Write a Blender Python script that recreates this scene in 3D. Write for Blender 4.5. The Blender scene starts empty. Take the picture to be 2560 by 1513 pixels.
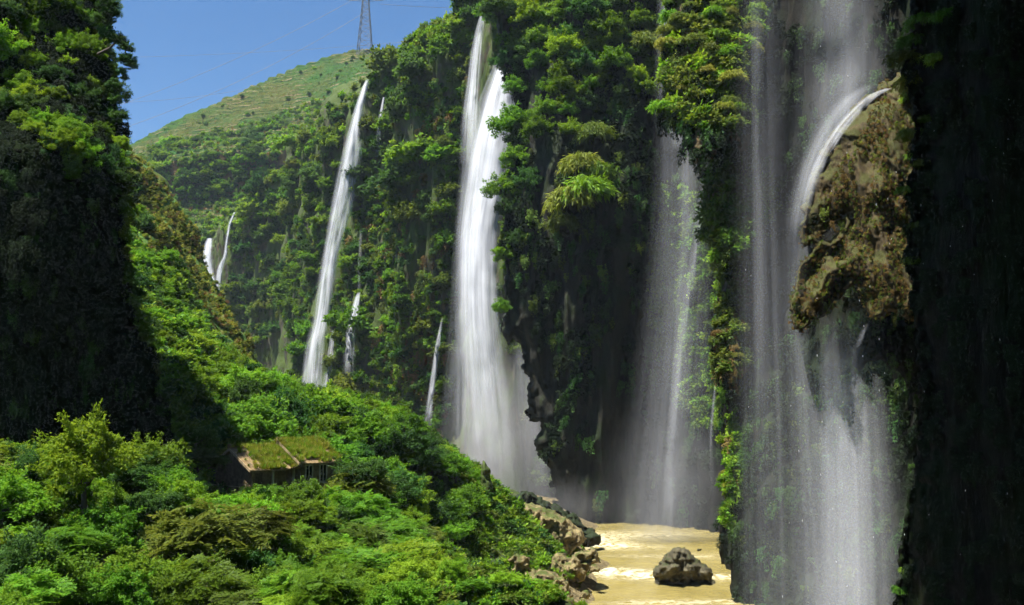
import bpy, math, numpy as np
from mathutils import Vector, Matrix, Euler
PI = math.pi
rng = np.random.default_rng(7)

# ------------------------------------------------------------------ camera, sky, sun, exposure
scn = bpy.context.scene
CAMZ, FPX, HORIZON = 25.0, 983.0, 400.0            # eye height over the river, focal length and horizon row (1024 x 605 frame)
TILT = math.atan((HORIZON - 302.5) / FPX)
cam_d = bpy.data.cameras.new('camera'); cam = bpy.data.objects.new('camera', cam_d)
scn.collection.objects.link(cam); scn.camera = cam
cam_d.sensor_width = 36.0; cam_d.lens = 36.0 * FPX / 1024.0
cam_d.clip_start = 0.5; cam_d.clip_end = 9000
cam.location = (0, 0, CAMZ); cam.rotation_euler = (PI / 2 + TILT, 0, 0)

SUN_EL, SUN_AZ = math.radians(71), math.radians(209)   # azimuth counter-clockwise from +X: the sun stands high on the left
sun_vec = Vector((math.cos(SUN_EL) * math.cos(SUN_AZ), math.cos(SUN_EL) * math.sin(SUN_AZ), math.sin(SUN_EL)))
sun_d = bpy.data.lights.new('sun', 'SUN'); sun = bpy.data.objects.new('sun', sun_d)
scn.collection.objects.link(sun)
sun_d.energy = 5.0; sun_d.angle = math.radians(0.5); sun_d.color = (1.0, 0.95, 0.86)
sun.rotation_euler = sun_vec.to_track_quat('Z', 'Y').to_euler()

world = bpy.data.worlds.new('World'); scn.world = world; world.use_nodes = True
wn, wl = world.node_tree.nodes, world.node_tree.links
sky = wn.new('ShaderNodeTexSky'); sky.sky_type = 'NISHITA'; sky.sun_disc = False
sky.sun_elevation = SUN_EL; sky.sun_rotation = math.radians(90) - SUN_AZ
sky.altitude = 1200; sky.air_density = 1.0; sky.dust_density = 1.2; sky.ozone_density = 3.0
hsv = wn.new('ShaderNodeHueSaturation'); hsv.inputs['Saturation'].default_value = 1.22; wl.new(sky.outputs[0], hsv.inputs['Color']); wl.new(hsv.outputs[0], wn['Background'].inputs[0]); wn['Background'].inputs[1].default_value = 0.062
scn.view_settings.view_transform = 'Standard'; scn.view_settings.look = 'None'
scn.view_settings.exposure = 1.35; scn.view_settings.gamma = 1.0; scn.view_settings.use_curve_mapping = False
cy = scn.cycles
cy.max_bounces = 4; cy.diffuse_bounces = 2; cy.glossy_bounces = 2; cy.transmission_bounces = 3
cy.transparent_max_bounces = 40; cy.volume_bounces = 0; cy.caustics_reflective = False; cy.caustics_refractive = False
cy.use_adaptive_sampling = True; cy.adaptive_threshold = 0.03; cy.adaptive_min_samples = 16; cy.use_denoising = True; cy.sample_clamp_indirect = 4.0

# ------------------------------------------------------------------ helpers
COL = scn.collection
CT, ST = math.cos(TILT), math.sin(TILT)
def P(px, py, Y):
    """World point(s) on the sight line of a pixel at distance Y ahead."""
    px, py, Y = np.broadcast_arrays(np.asarray(px, float), np.asarray(py, float), np.asarray(Y, float))
    cx, cy_ = (px - 512) / FPX, (302.5 - py) / FPX
    k = Y / (CT - cy_ * ST)
    return np.stack([cx * k, Y, CAMZ + (ST + cy_ * CT) * k], -1)
def PZ(px, z, Y):
    """World point at distance Y, height z, on image column px."""
    zz = z - CAMZ
    depth = Y * CT + zz * ST
    return np.array([(px - 512) / FPX * depth, Y, z])
def proj(p):
    p = np.asarray(p, float)
    y, z = p[..., 1], p[..., 2] - CAMZ
    d = y * CT + z * ST
    d = np.where(np.abs(d) < 1e-3, 1e-3, d)
    return np.stack([512 + FPX * p[..., 0] / d, 302.5 - FPX * (-y * ST + z * CT) / d], -1)

def _hash(ix, iy, iz, seed):
    h = (ix.astype(np.int64) * 374761393 + iy.astype(np.int64) * 668265263 + iz.astype(np.int64) * 2147483647 + seed * 144665) & 0x7fffffff
    h = ((h ^ (h >> 13)) * 1274126177) & 0x7fffffff
    return ((h ^ (h >> 16)) & 0xffffff) / float(0xffffff) * 2 - 1
def vnoise(p, seed=0):
    p = np.asarray(p, float); i = np.floor(p).astype(np.int64); f = p - i
    f = f * f * f * (f * (f * 6 - 15) + 10)
    r = 0
    for dx in (0, 1):
        wx = f[..., 0] if dx else 1 - f[..., 0]
        for dy in (0, 1):
            wy = f[..., 1] if dy else 1 - f[..., 1]
            for dz in (0, 1):
                wz = f[..., 2] if dz else 1 - f[..., 2]
                r = r + wx * wy * wz * _hash(i[..., 0] + dx, i[..., 1] + dy, i[..., 2] + dz, seed)
    return r
def fbm(p, octaves=4, seed=0, gain=0.5):
    p = np.asarray(p, float); r, a = 0, 1.0
    for o in range(octaves):
        r = r + a * vnoise(p * (2.03 ** o) + o * 17.3, seed + o); a *= gain
    return r

def mesh_from(name, V, F, mats=(), smooth=False, uv=None):
    """V (n,3), F (m,4) or (m,3) arrays -> mesh."""
    me = bpy.data.meshes.new(name)
    V = np.asarray(V, np.float32); F = np.asarray(F, np.int32); k = F.shape[1]
    me.vertices.add(len(V)); me.vertices.foreach_set('co', V.ravel())
    me.loops.add(F.size); me.loops.foreach_set('vertex_index', F.ravel())
    me.polygons.add(len(F)); me.polygons.foreach_set('loop_start', np.arange(0, F.size, k, dtype=np.int32))
    me.polygons.foreach_set('loop_total', np.full(len(F), k, np.int32))
    if smooth: me.polygons.foreach_set('use_smooth', np.ones(len(F), bool))
    if uv is not None:
        l = me.uv_layers.new(name='UVMap'); l.data.foreach_set('uv', np.asarray(uv, np.float32)[F.ravel()].ravel())
    me.update(calc_edges=True); me.validate()
    for m in mats: me.materials.append(m)
    return me
def link(name, me, parent=None, loc=None, rot=None, scale=None):
    o = bpy.data.objects.new(name, me); COL.objects.link(o)
    if parent is not None: o.parent = parent
    if loc is not None: o.location = [float(a) for a in loc]
    if rot is not None: o.rotation_euler = [float(a) for a in rot]
    if scale is not None: o.scale = [float(scale)] * 3 if np.isscalar(scale) else [float(a) for a in scale]
    return o
def tag(o, label=None, cat=None, group=None, kind=None):
    if label: o['label'] = label
    if cat: o['category'] = cat
    if group: o['group'] = group
    if kind: o['kind'] = kind
    return o
def unit(v): 
    v = np.asarray(v, float); return v / np.maximum(np.linalg.norm(v, axis=-1, keepdims=True), 1e-9)

class MB:
    """Collects boxes, tubes and faces into one mesh."""
    def __init__(s): s.v, s.f = [], []
    def add(s, V, F):
        n = len(s.v); s.v += [tuple(map(float, a)) for a in V]; s.f += [tuple(int(i) + n for i in a) for a in F]
        return s
    def box(s, lo, hi, M=None):
        x0, y0, z0 = lo; x1, y1, z1 = hi
        V = [(x0,y0,z0),(x1,y0,z0),(x1,y1,z0),(x0,y1,z0),(x0,y0,z1),(x1,y0,z1),(x1,y1,z1),(x0,y1,z1)]
        if M is not None: V = [tuple(M @ Vector(a)) for a in V]
        return s.add(V, [(0,3,2,1),(4,5,6,7),(0,1,5,4),(1,2,6,5),(2,3,7,6),(3,0,4,7)])
    def tube(s, pts, radii, n=6):
        pts = np.asarray(pts, float); radii = np.broadcast_to(np.asarray(radii, float), (len(pts),))
        V = []
        for i, p in enumerate(pts):
            d = unit(pts[min(i + 1, len(pts) - 1)] - pts[max(i - 1, 0)])
            a = np.cross(d, (0.3, 0.9, 0.25) if abs(d[2]) > .8 else (0, 0, 1)); a = unit(a); b = np.cross(d, a)
            for k in range(n):
                t = 2 * PI * k / n; V.append(p + radii[i] * (a * math.cos(t) + b * math.sin(t)))
        F = [(i*n+k, i*n+(k+1)%n, (i+1)*n+(k+1)%n, (i+1)*n+k) for i in range(len(pts)-1) for k in range(n)]
        F += [tuple(range(n - 1, -1, -1)), tuple((len(pts)-1)*n + k for k in range(n))]
        return s.add(V, F)
    def mesh(s, name, mat, smooth=False):
        me = bpy.data.meshes.new(name); me.from_pydata(s.v, [], s.f); me.update()
        if mat: me.materials.append(mat)
        if smooth: me.polygons.foreach_set('use_smooth', [True] * len(me.polygons))
        return me
    def build(s, name, mat, parent=None, smooth=False, **k): return link(name, s.mesh(name, mat, smooth), parent, **k)

# ------------------------------------------------------------------ materials
def new_mat(name):
    m = bpy.data.materials.new(name); m.use_nodes = True; t = m.node_tree
    for n in list(t.nodes):
        if n.type != 'OUTPUT_MATERIAL': t.nodes.remove(n)
    return m, t.nodes, t.links, [n for n in t.nodes if n.type == 'OUTPUT_MATERIAL'][0]
def N(nodes, typ, **kw):
    n = nodes.new(typ)
    for k, v in kw.items():
        if isinstance(k, str) and hasattr(n, k): setattr(n, k, v)
    return n
def mth(nodes, links, op, a, b=None, clamp=False):
    n = nodes.new('ShaderNodeMath'); n.operation = op; n.use_clamp = clamp
    for i, x in enumerate((a, b)):
        if x is None: continue
        if isinstance(x, (int, float)): n.inputs[i].default_value = x
        else: links.new(x, n.inputs[i])
    return n.outputs[0]
def smooth_range(nodes, links, x, lo, hi, a=0.0, b=1.0):
    n = nodes.new('ShaderNodeMapRange'); n.interpolation_type = 'SMOOTHSTEP'
    links.new(x, n.inputs[0])
    for i, v in enumerate((lo, hi, a, b)): n.inputs[i + 1].default_value = v
    return n.outputs[0]
def mixc(nodes, links, fac, a, b):
    n = nodes.new('ShaderNodeMix'); n.data_type = 'RGBA'
    for s, x in ((n.inputs[0], fac), (n.inputs[6], a), (n.inputs[7], b)):
        if isinstance(x, (int, float)): s.default_value = x
        elif isinstance(x, tuple): s.default_value = (*x, 1)
        else: links.new(x, s)
    return n.outputs[2]
def noise_tex(nodes, links, vec, scale, detail=4, rough=0.55, stretch=None):
    if stretch is not None:
        mp = nodes.new('ShaderNodeMapping'); mp.inputs[3].default_value = stretch; links.new(vec, mp.inputs[0]); vec = mp.outputs[0]
    n = nodes.new('ShaderNodeTexNoise'); n.inputs['Scale'].default_value = scale; n.inputs['Detail'].default_value = detail
    n.inputs['Roughness'].default_value = rough; links.new(vec, n.inputs['Vector'])
    return n.outputs[0]

def leaf_mat(name, ca, cb, trans=0.42, tc=None, rough=0.55, vmin=0.65, vmax=1.25):
    m, n, l, out = new_mat(name)
    geo = n.new('ShaderNodeNewGeometry'); oi = n.new('ShaderNodeObjectInfo')
    c = mixc(n, l, geo.outputs['Random Per Island'], ca, cb)
    mr = n.new('ShaderNodeMapRange'); l.new(oi.outputs['Random'], mr.inputs[0]); mr.inputs[3].default_value = vmin; mr.inputs[4].default_value = vmax
    h = mth(n, l, 'MULTIPLY', oi.outputs['Random'], 7.31); h = mth(n, l, 'FRACT', h)
    mh = n.new('ShaderNodeMapRange'); l.new(h, mh.inputs[0]); mh.inputs[3].default_value = 0.475; mh.inputs[4].default_value = 0.515
    hs = n.new('ShaderNodeHueSaturation'); l.new(c, hs.inputs['Color']); l.new(mr.outputs[0], hs.inputs['Value']); l.new(mh.outputs[0], hs.inputs['Hue'])
    b = n.new('ShaderNodeBsdfPrincipled'); l.new(hs.outputs[0], b.inputs['Base Color']); b.inputs['Roughness'].default_value = rough
    b.inputs['Specular IOR Level'].default_value = 0.12
    t = n.new('ShaderNodeBsdfTranslucent')
    hs2 = n.new('ShaderNodeHueSaturation'); l.new(hs.outputs[0], hs2.inputs['Color']); hs2.inputs['Hue'].default_value = 0.485; hs2.inputs['Value'].default_value = 1.35
    l.new(hs2.outputs[0], t.inputs[0])
    mx = n.new('ShaderNodeMixShader'); mx.inputs[0].default_value = trans
    l.new(b.outputs[0], mx.inputs[1]); l.new(t.outputs[0], mx.inputs[2]); l.new(mx.outputs[0], out.inputs[0])
    return m
LEAF = {
 'deep':   leaf_mat('leaf_deep_green', (0.026, 0.080, 0.016), (0.055, 0.140, 0.024)),
 'mid':    leaf_mat('leaf_mid_green', (0.056, 0.152, 0.010), (0.118, 0.245, 0.016)),
 'bright': leaf_mat('leaf_bright_green', (0.088, 0.220, 0.010), (0.175, 0.330, 0.020)),
 'yellow': leaf_mat('leaf_yellow_green', (0.150, 0.200, 0.022), (0.270, 0.290, 0.040)),
 'olive':  leaf_mat('leaf_olive', (0.068, 0.125, 0.014), (0.132, 0.188, 0.028)),
 'brown':  leaf_mat('leaf_rust_brown', (0.120, 0.095, 0.026), (0.230, 0.150, 0.042), trans=.25),
 'shade':  leaf_mat('leaf_painted_shade', (0.005, 0.012, 0.004), (0.012, 0.026, 0.006), trans=0.1, rough=.85),  # near-black copy of the leaves: deep shade put into the colour
}
def bark_mat():
    m, n, l, out = new_mat('bark'); tc = n.new('ShaderNodeTexCoord')
    f = noise_tex(n, l, tc.outputs['Object'], 6, 5, stretch=(1, 1, .2))
    b = n.new('ShaderNodeBsdfPrincipled'); l.new(mixc(n, l, f, (0.035, 0.026, 0.018), (0.12, 0.095, 0.065)), b.inputs['Base Color'])
    b.inputs['Roughness'].default_value = .9; l.new(b.outputs[0], out.inputs[0]); return m
BARK = bark_mat()

def rock_mat(name, dark, light, streak, moss, moss_amount=0.5, scale=1.0, rough=0.85, bump=0.6, vert=0.14, spec=.25):
    m, n, l, out = new_mat(name); tc = n.new('ShaderNodeTexCoord'); geo = n.new('ShaderNodeNewGeometry')
    obj = tc.outputs['Object']
    f1 = noise_tex(n, l, obj, 0.35 * scale, 5, .65, (1, 1, vert * 2.5))
    f2 = noise_tex(n, l, obj, 0.9 * scale, 4, .6, (1, 1, vert))
    f3 = noise_tex(n, l, obj, 0.16 * scale, 4, .6)
    c = mixc(n, l, smooth_range(n, l, f1, .3, .7), dark, light)
    c = mixc(n, l, smooth_range(n, l, f2, .55, .75), c, streak)
    sep = n.new('ShaderNodeSeparateXYZ'); l.new(geo.outputs['Normal'], sep.inputs[0])
    mm = mth(n, l, 'ADD', f3, mth(n, l, 'MULTIPLY', sep.outputs[2], 0.25))
    mm = mth(n, l, 'ADD', mm, mth(n, l, 'MULTIPLY', f1, 0.3))
    lo = 1.05 - 0.7 * moss_amount
    mk = smooth_range(n, l, mm, lo - .1, lo + .12)
    fm = noise_tex(n, l, obj, 2.5 * scale, 2)
    mc = mixc(n, l, fm, tuple(.55 * a for a in moss), tuple(1.4 * a for a in moss))
    c = mixc(n, l, mk, c, mc)
    b = n.new('ShaderNodeBsdfPrincipled'); l.new(c, b.inputs['Base Color']); b.inputs['Roughness'].default_value = rough
    b.inputs['Specular IOR Level'].default_value = spec
    fb = noise_tex(n, l, obj, 1.6 * scale, 4, .7, (1, 1, .45))
    bp = n.new('ShaderNodeBump'); bp.inputs['Strength'].default_value = bump; bp.inputs['Distance'].default_value = .6 / scale
    l.new(fb, bp.inputs['Height']); l.new(bp.outputs[0], b.inputs['Normal'])
    l.new(b.outputs[0], out.inputs[0]); return m
M_CLIFF = rock_mat('cliff_rock', (0.030, 0.030, 0.022), (0.085, 0.075, 0.050), (0.17, 0.115, 0.050), (0.055, 0.085, 0.016), .62)
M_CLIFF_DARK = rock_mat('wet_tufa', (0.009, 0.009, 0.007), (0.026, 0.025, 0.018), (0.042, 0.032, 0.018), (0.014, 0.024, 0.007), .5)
M_TUFA = rock_mat('mossy_tufa', (0.040, 0.032, 0.016), (0.13, 0.090, 0.038), (0.20, 0.125, 0.045), (0.055, 0.070, 0.014), .42, scale=1.9, bump=1.0)
M_WET_SHADE = rock_mat('wet_tufa_painted_shade', (0.006, 0.006, 0.005), (0.016, 0.015, 0.011), (0.026, 0.020, 0.012), (0.009, 0.016, 0.005), .5, spec=.12)  # wet tufa, blackened further in colour to stand in for overhang shade
M_OUTC = rock_mat('golden_tufa', (0.028, 0.021, 0.010), (0.095, 0.068, 0.028), (0.16, 0.105, 0.035), (0.055, 0.058, 0.013), .42, scale=3.5, bump=1.0, vert=.3)
M_LEFT = rock_mat('cliff_painted_shade', (0.004, 0.004, 0.003), (0.011, 0.011, 0.007), (0.015, 0.013, 0.008), (0.006, 0.012, 0.003), .5, spec=.04)  # near-black albedo: deep shade of cliff and buttress put into the colour
M_BANK = rock_mat('bank_rock', (0.080, 0.062, 0.030), (0.38, 0.30, 0.145), (0.44, 0.35, 0.18), (0.075, 0.095, 0.022), .30, scale=2.6, vert=.6, bump=1.0)
M_BOULDER = rock_mat('boulder_rock', (0.035, 0.032, 0.020), (0.13, 0.115, 0.070), (0.17, 0.145, 0.08), (0.040, 0.048, 0.016), .25, scale=2.6, vert=.7, bump=1.0)
M_SLOPE = rock_mat('slope_grass', (0.10, 0.115, 0.022), (0.19, 0.180, 0.036), (0.27, 0.180, 0.045), (0.065, 0.140, 0.020), .5, scale=1.2, vert=.5)
M_SOIL = rock_mat('undergrowth_soil', (0.022, 0.024, 0.010), (0.045, 0.052, 0.014), (0.07, 0.055, 0.024), (0.032, 0.050, 0.010), .5, scale=1.6, vert=.8)
def soil_bank(m):
    n, l = m.node_tree.nodes, m.node_tree.links; b = [x for x in n if x.type == 'BSDF_PRINCIPLED'][0]; old = b.inputs['Base Color'].links[0].from_socket
    tc = n.new('ShaderNodeTexCoord'); sp = n.new('ShaderNodeSeparateXYZ'); l.new(tc.outputs['Object'], sp.inputs[0])
    f = noise_tex(n, l, tc.outputs['Object'], .8, 5, .65); z = mth(n, l, 'ADD', sp.outputs[2], mth(n, l, 'MULTIPLY', f, 5.0))
    c2 = mixc(n, l, smooth_range(n, l, noise_tex(n, l, tc.outputs['Object'], 2.2, 5, .7), .35, .65), (.045, .036, .018), (.24, .19, .095))
    l.new(mixc(n, l, smooth_range(n, l, z, 7.5, 5.5), old, c2), b.inputs['Base Color'])
soil_bank(M_SOIL)

def hill_mat():
    m, n, l, out = new_mat('terraced_hill_grass'); tc = n.new('ShaderNodeTexCoord'); geo = n.new('ShaderNodeNewGeometry'); obj = tc.outputs['Object']
    f1 = noise_tex(n, l, obj, 0.02, 6, .6); f2 = noise_tex(n, l, obj, 0.25, 6, .7, (1, 1, 3))
    c = mixc(n, l, smooth_range(n, l, f1, .38, .62), (0.028, 0.088, 0.015), (0.078, 0.082, 0.022))
    c = mixc(n, l, smooth_range(n, l, f2, .45, .70), c, (0.020, 0.062, 0.011))
    sp = n.new('ShaderNodeSeparateXYZ'); l.new(obj, sp.inputs[0])
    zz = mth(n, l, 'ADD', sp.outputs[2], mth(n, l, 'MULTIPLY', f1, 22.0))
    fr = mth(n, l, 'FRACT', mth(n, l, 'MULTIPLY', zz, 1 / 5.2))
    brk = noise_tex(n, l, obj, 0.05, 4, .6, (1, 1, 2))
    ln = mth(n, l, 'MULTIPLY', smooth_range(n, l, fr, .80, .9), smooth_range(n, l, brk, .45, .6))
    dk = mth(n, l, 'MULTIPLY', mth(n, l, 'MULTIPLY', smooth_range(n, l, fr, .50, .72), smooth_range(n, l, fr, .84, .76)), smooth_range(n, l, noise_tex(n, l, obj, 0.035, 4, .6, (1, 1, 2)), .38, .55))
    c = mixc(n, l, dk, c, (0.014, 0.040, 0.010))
    c = mixc(n, l, ln, c, (0.19, 0.150, 0.085))
    sn = n.new('ShaderNodeSeparateXYZ'); l.new(geo.outputs['Normal'], sn.inputs[0])
    fv = noise_tex(n, l, obj, 0.12, 6, .65, (1, 1, .15))
    rock = mixc(n, l, smooth_range(n, l, fv, .35, .65), (0.035, 0.036, 0.028), (0.20, 0.125, 0.060))
    c = mixc(n, l, smooth_range(n, l, sn.outputs[2], .46, .30), c, rock)
    b = n.new('ShaderNodeBsdfPrincipled'); l.new(c, b.inputs['Base Color']); b.inputs['Roughness'].default_value = .95; b.inputs['Specular IOR Level'].default_value = .1
    bp = n.new('ShaderNodeBump'); bp.inputs['Strength'].default_value = .7; bp.inputs['Distance'].default_value = 2
    l.new(noise_tex(n, l, obj, 0.5, 6, .7), bp.inputs['Height']); l.new(bp.outputs[0], b.inputs['Normal'])
    l.new(b.outputs[0], out.inputs[0]); return m
M_HILL = hill_mat()

def water_mat():
    m, n, l, out = new_mat('muddy_river_water'); tc = n.new('ShaderNodeTexCoord'); obj = tc.outputs['Object']
    f = noise_tex(n, l, obj, 0.12, 5, .6, (1, .55, 1))
    c = mixc(n, l, smooth_range(n, l, f, .3, .7), (0.20, 0.163, 0.050), (0.28, 0.232, 0.085))
    at = n.new('ShaderNodeAttribute'); at.attribute_name = 'foam'
    ff = noise_tex(n, l, obj, 0.9, 7, .7, (.55, 1.3, 1))
    k = mth(n, l, 'MULTIPLY', at.outputs['Fac'], smooth_range(n, l, ff, .38, .62), True)
    c = mixc(n, l, k, c, (0.56, 0.52, 0.39))
    b = n.new('ShaderNodeBsdfPrincipled'); l.new(c, b.inputs['Base Color'])
    l.new(mth(n, l, 'ADD', mth(n, l, 'MULTIPLY', k, .5), .16), b.inputs['Roughness']); b.inputs['IOR'].default_value = 1.33
    bp = n.new('ShaderNodeBump'); bp.inputs['Strength'].default_value = .55; bp.inputs['Distance'].default_value = .25
    l.new(noise_tex(n, l, obj, 1.1, 5, .6, (.6, 1.5, 1)), bp.inputs['Height']); l.new(bp.outputs[0], b.inputs['Normal'])
    l.new(b.outputs[0], out.inputs[0]); return m
M_WATER = water_mat()

def fall_mat(name, base, gain, fu=9.0, fv=0.05, edge=0.45, lump=0.5, fine=0.35):
    """White falling water: streaks along the fall, ragged soft edges. UV: u across 0..1, v metres down; droplets scatter in all directions."""
    m, n, l, out = new_mat(name); uv = n.new('ShaderNodeUVMap'); oi = n.new('ShaderNodeObjectInfo')
    sp = n.new('ShaderNodeSeparateXYZ'); l.new(uv.outputs[0], sp.inputs[0]); u, v = sp.outputs[0], sp.outputs[1]
    rnd = mth(n, l, 'MULTIPLY', oi.outputs['Random'], 37.0)
    def nz(su, sv, det, ro):
        cb = n.new('ShaderNodeCombineXYZ'); l.new(mth(n, l, 'MULTIPLY', u, su), cb.inputs[0]); l.new(mth(n, l, 'MULTIPLY', v, sv), cb.inputs[1]); l.new(rnd, cb.inputs[2])
        t = n.new('ShaderNodeTexNoise'); t.inputs['Scale'].default_value = 1; t.inputs['Detail'].default_value = det; t.inputs['Roughness'].default_value = ro
        l.new(cb.outputs[0], t.inputs['Vector']); return t.outputs[0]
    s1, s2, s3 = nz(fu, fv, 3, .55), nz(fu * 4, fv * 1.1, 2, .5), nz(fu * .35, fv * 1.6, 3, .55)
    d = mth(n, l, 'SUBTRACT', 1.0, mth(n, l, 'ABSOLUTE', mth(n, l, 'SUBTRACT', mth(n, l, 'MULTIPLY', u, 2.0), 1.0)))
    d = mth(n, l, 'ADD', d, mth(n, l, 'MULTIPLY', mth(n, l, 'SUBTRACT', s1, .5), .35))
    e = smooth_range(n, l, d, 0.02, edge)
    at = n.new('ShaderNodeAttribute'); at.attribute_name = 'dens'
    a = mth(n, l, 'ADD', mth(n, l, 'MULTIPLY', mth(n, l, 'SUBTRACT', s1, .5), gain), base)
    a = mth(n, l, 'ADD', a, mth(n, l, 'MULTIPLY', mth(n, l, 'SUBTRACT', s2, .5), fine))
    a = mth(n, l, 'ADD', a, mth(n, l, 'MULTIPLY', mth(n, l, 'SUBTRACT', s3, .5), lump))
    a = mth(n, l, 'MULTIPLY', mth(n, l, 'MULTIPLY', a, e, True), at.outputs['Fac'], True)
    geo = n.new('ShaderNodeNewGeometry')
    va = n.new('ShaderNodeVectorMath'); va.operation = 'ADD'; va.inputs[1].default_value = (-.3, -.1, 1.2); l.new(geo.outputs['Normal'], va.inputs[0])
    vn = n.new('ShaderNodeVectorMath'); vn.operation = 'NORMALIZE'; l.new(va.outputs[0], vn.inputs[0])
    df = n.new('ShaderNodeBsdfDiffuse'); df.inputs[0].default_value = (.57, .60, .66, 1); l.new(vn.outputs[0], df.inputs['Normal'])
    tl = n.new('ShaderNodeBsdfTranslucent'); tl.inputs[0].default_value = (.57, .60, .66, 1)
    ms = n.new('ShaderNodeMixShader'); ms.inputs[0].default_value = .25; l.new(df.outputs[0], ms.inputs[1]); l.new(tl.outputs[0], ms.inputs[2])
    tr = n.new('ShaderNodeBsdfTransparent')
    mx = n.new('ShaderNodeMixShader'); l.new(a, mx.inputs[0]); l.new(tr.outputs[0], mx.inputs[1]); l.new(ms.outputs[0], mx.inputs[2])
    l.new(mx.outputs[0], out.inputs[0]); return m
FM = {
 'main':   fall_mat('white_water_dense', .52, 1.3, 11, .022, .8, 1.0, .35),
 'thin':   fall_mat('white_water_thin', .34, 1.2, 8, .03, .75, .6, .3),
 'veil':   fall_mat('white_water_veil', .066, .13, 8, .005, 1.0, .13, .05),
 'faint':  fall_mat('white_water_faint', .030, .07, 9, .004, 1.0, .06, .03),
 'slick':  fall_mat('water_film', .22, .8, 12, .06, .5, .4, .4),
}
def simple_mat(name, ca, cb, scale=3.0, rough=.8, metal=0.0, stretch=None, bump=0.0, spec=.3):
    m, n, l, out = new_mat(name); tc = n.new('ShaderNodeTexCoord')
    f = noise_tex(n, l, tc.outputs['Object'], scale, 6, .65, stretch)
    b = n.new('ShaderNodeBsdfPrincipled'); l.new(mixc(n, l, smooth_range(n, l, f, .3, .7), ca, cb), b.inputs['Base Color'])
    b.inputs['Roughness'].default_value = rough; b.inputs['Metallic'].default_value = metal; b.inputs['Specular IOR Level'].default_value = spec
    if bump:
        bp = n.new('ShaderNodeBump'); bp.inputs['Strength'].default_value = bump; bp.inputs['Distance'].default_value = .05
        l.new(f, bp.inputs['Height']); l.new(bp.outputs[0], b.inputs['Normal'])
    l.new(b.outputs[0], out.inputs[0]); return m

# ------------------------------------------------------------------ surfaces of the gorge
def poly_sdf(X, Y, poly):
    """Signed distance to a polygon, positive inside."""
    poly = np.asarray(poly, float); n = len(poly)
    d = np.full(X.shape, 1e9); inside = np.zeros(X.shape, bool)
    for i in range(n):
        a, b = poly[i], poly[(i + 1) % n]; e = b - a
        t = np.clip(((X - a[0]) * e[0] + (Y - a[1]) * e[1]) / max(e @ e, 1e-9), 0, 1)
        d = np.minimum(d, np.hypot(X - a[0] - t * e[0], Y - a[1] - t * e[1]))
        c = ((a[1] > Y) != (b[1] > Y)) & (X < (b[0] - a[0]) * (Y - a[1]) / (b[1] - a[1] + 1e-12) + a[0])
        inside ^= c
    return np.where(inside, d, -d)
def rock_mass(name, poly, depth, thick, mat, holes=(), step=2.0, round_px=40, rag=2.0, amp=1.2, nscale=.35, vert=.22, seed=1, back=None, fold=0.0):
    """A closed, rounded body of rock: outline in the view from the river bend, its own distance, and real thickness in depth."""
    poly = np.asarray(poly, float)
    x0, y0 = poly.min(0) - step; x1, y1 = poly.max(0) + step
    gx = np.arange(x0, x1 + step, step); gy = np.arange(y0, y1 + step, step)
    X, Y = np.meshgrid(gx, gy); 
    q = np.stack([X, Y, np.zeros_like(X)], -1)
    Xw = X + rag * fbm(q / 9.0, 3, seed); Yw = Y + rag * fbm(q / 9.0 + 50, 3, seed + 5)
    s = poly_sdf(Xw, Yw, poly)
    for h in holes: s = np.minimum(s, -poly_sdf(Xw, Yw, h))
    gyv, gxv = np.gradient(s, step); gl = np.maximum(np.hypot(gxv, gyv), .3)
    edge = np.abs(s) < step * .72
    X = np.where(edge, X - s * gxv / gl, X); Y = np.where(edge, Y - s * gyv / gl, Y)
    s = np.where(edge, 0, s); ok = s >= 0
    h = np.sqrt(np.maximum(1 - (1 - np.minimum(s / round_px, 1)) ** 2, 0))
    D = depth(X, Y) if callable(depth) else np.full(X.shape, float(depth))
    def sheet(Dz, a):
        W = P(X, Y, Dz)
        f = fbm(W * np.array([nscale, nscale * .6, nscale * vert]), 5, seed + 11)
        g = np.abs(fbm(W * np.array([.11, .08, .03]), 3, seed + 23)) * fold
        return P(X, Y, Dz + (a * f + g) * np.minimum(s / 8, 1))
    A = sheet(D - thick * h, amp); B = sheet(D + (thick * .7 if back is None else back) * h, amp)
    n = X.size; idA = np.arange(n).reshape(X.shape); idB = np.where(edge, idA, idA + n)
    V = np.concatenate([A.reshape(-1, 3), B.reshape(-1, 3)])
    q = ok[:-1, :-1] & ok[1:, :-1] & ok[:-1, 1:] & ok[1:, 1:]
    def quads(i): return np.stack([i[:-1, :-1][q], i[1:, :-1][q], i[1:, 1:][q], i[:-1, 1:][q]], -1)
    FA = quads(idA); FB = quads(idB)[:, ::-1]; F = np.concatenate([FA, FB])
    used = np.unique(F); rm = np.full(2 * n, -1); rm[used] = np.arange(len(used))
    me = mesh_from(name, V[used], rm[F], [mat], smooth=True)
    o = link(name, me)
    front = np.unique(FA)
    o_info = dict(front=V[front], sdf=s.ravel()[np.minimum(front, n - 1)] if front.max() < n else s.ravel()[front % n])
    return o, o_info
def catmull(Pn, n):
    Pn = np.asarray(Pn, float); m = len(Pn)
    t = np.linspace(0, m - 1, n); i = np.clip(np.floor(t).astype(int), 0, m - 2); f = (t - i).reshape(-1, *([1] * (Pn.ndim - 1)))
    p0, p1, p2, p3 = Pn[np.maximum(i - 1, 0)], Pn[i], Pn[i + 1], Pn[np.minimum(i + 2, m - 1)]
    return .5 * (2 * p1 + (p2 - p0) * f + (2 * p0 - 5 * p1 + 4 * p2 - p3) * f ** 2 + (3 * p1 - p0 - 3 * p2 + p3) * f ** 3)
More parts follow.
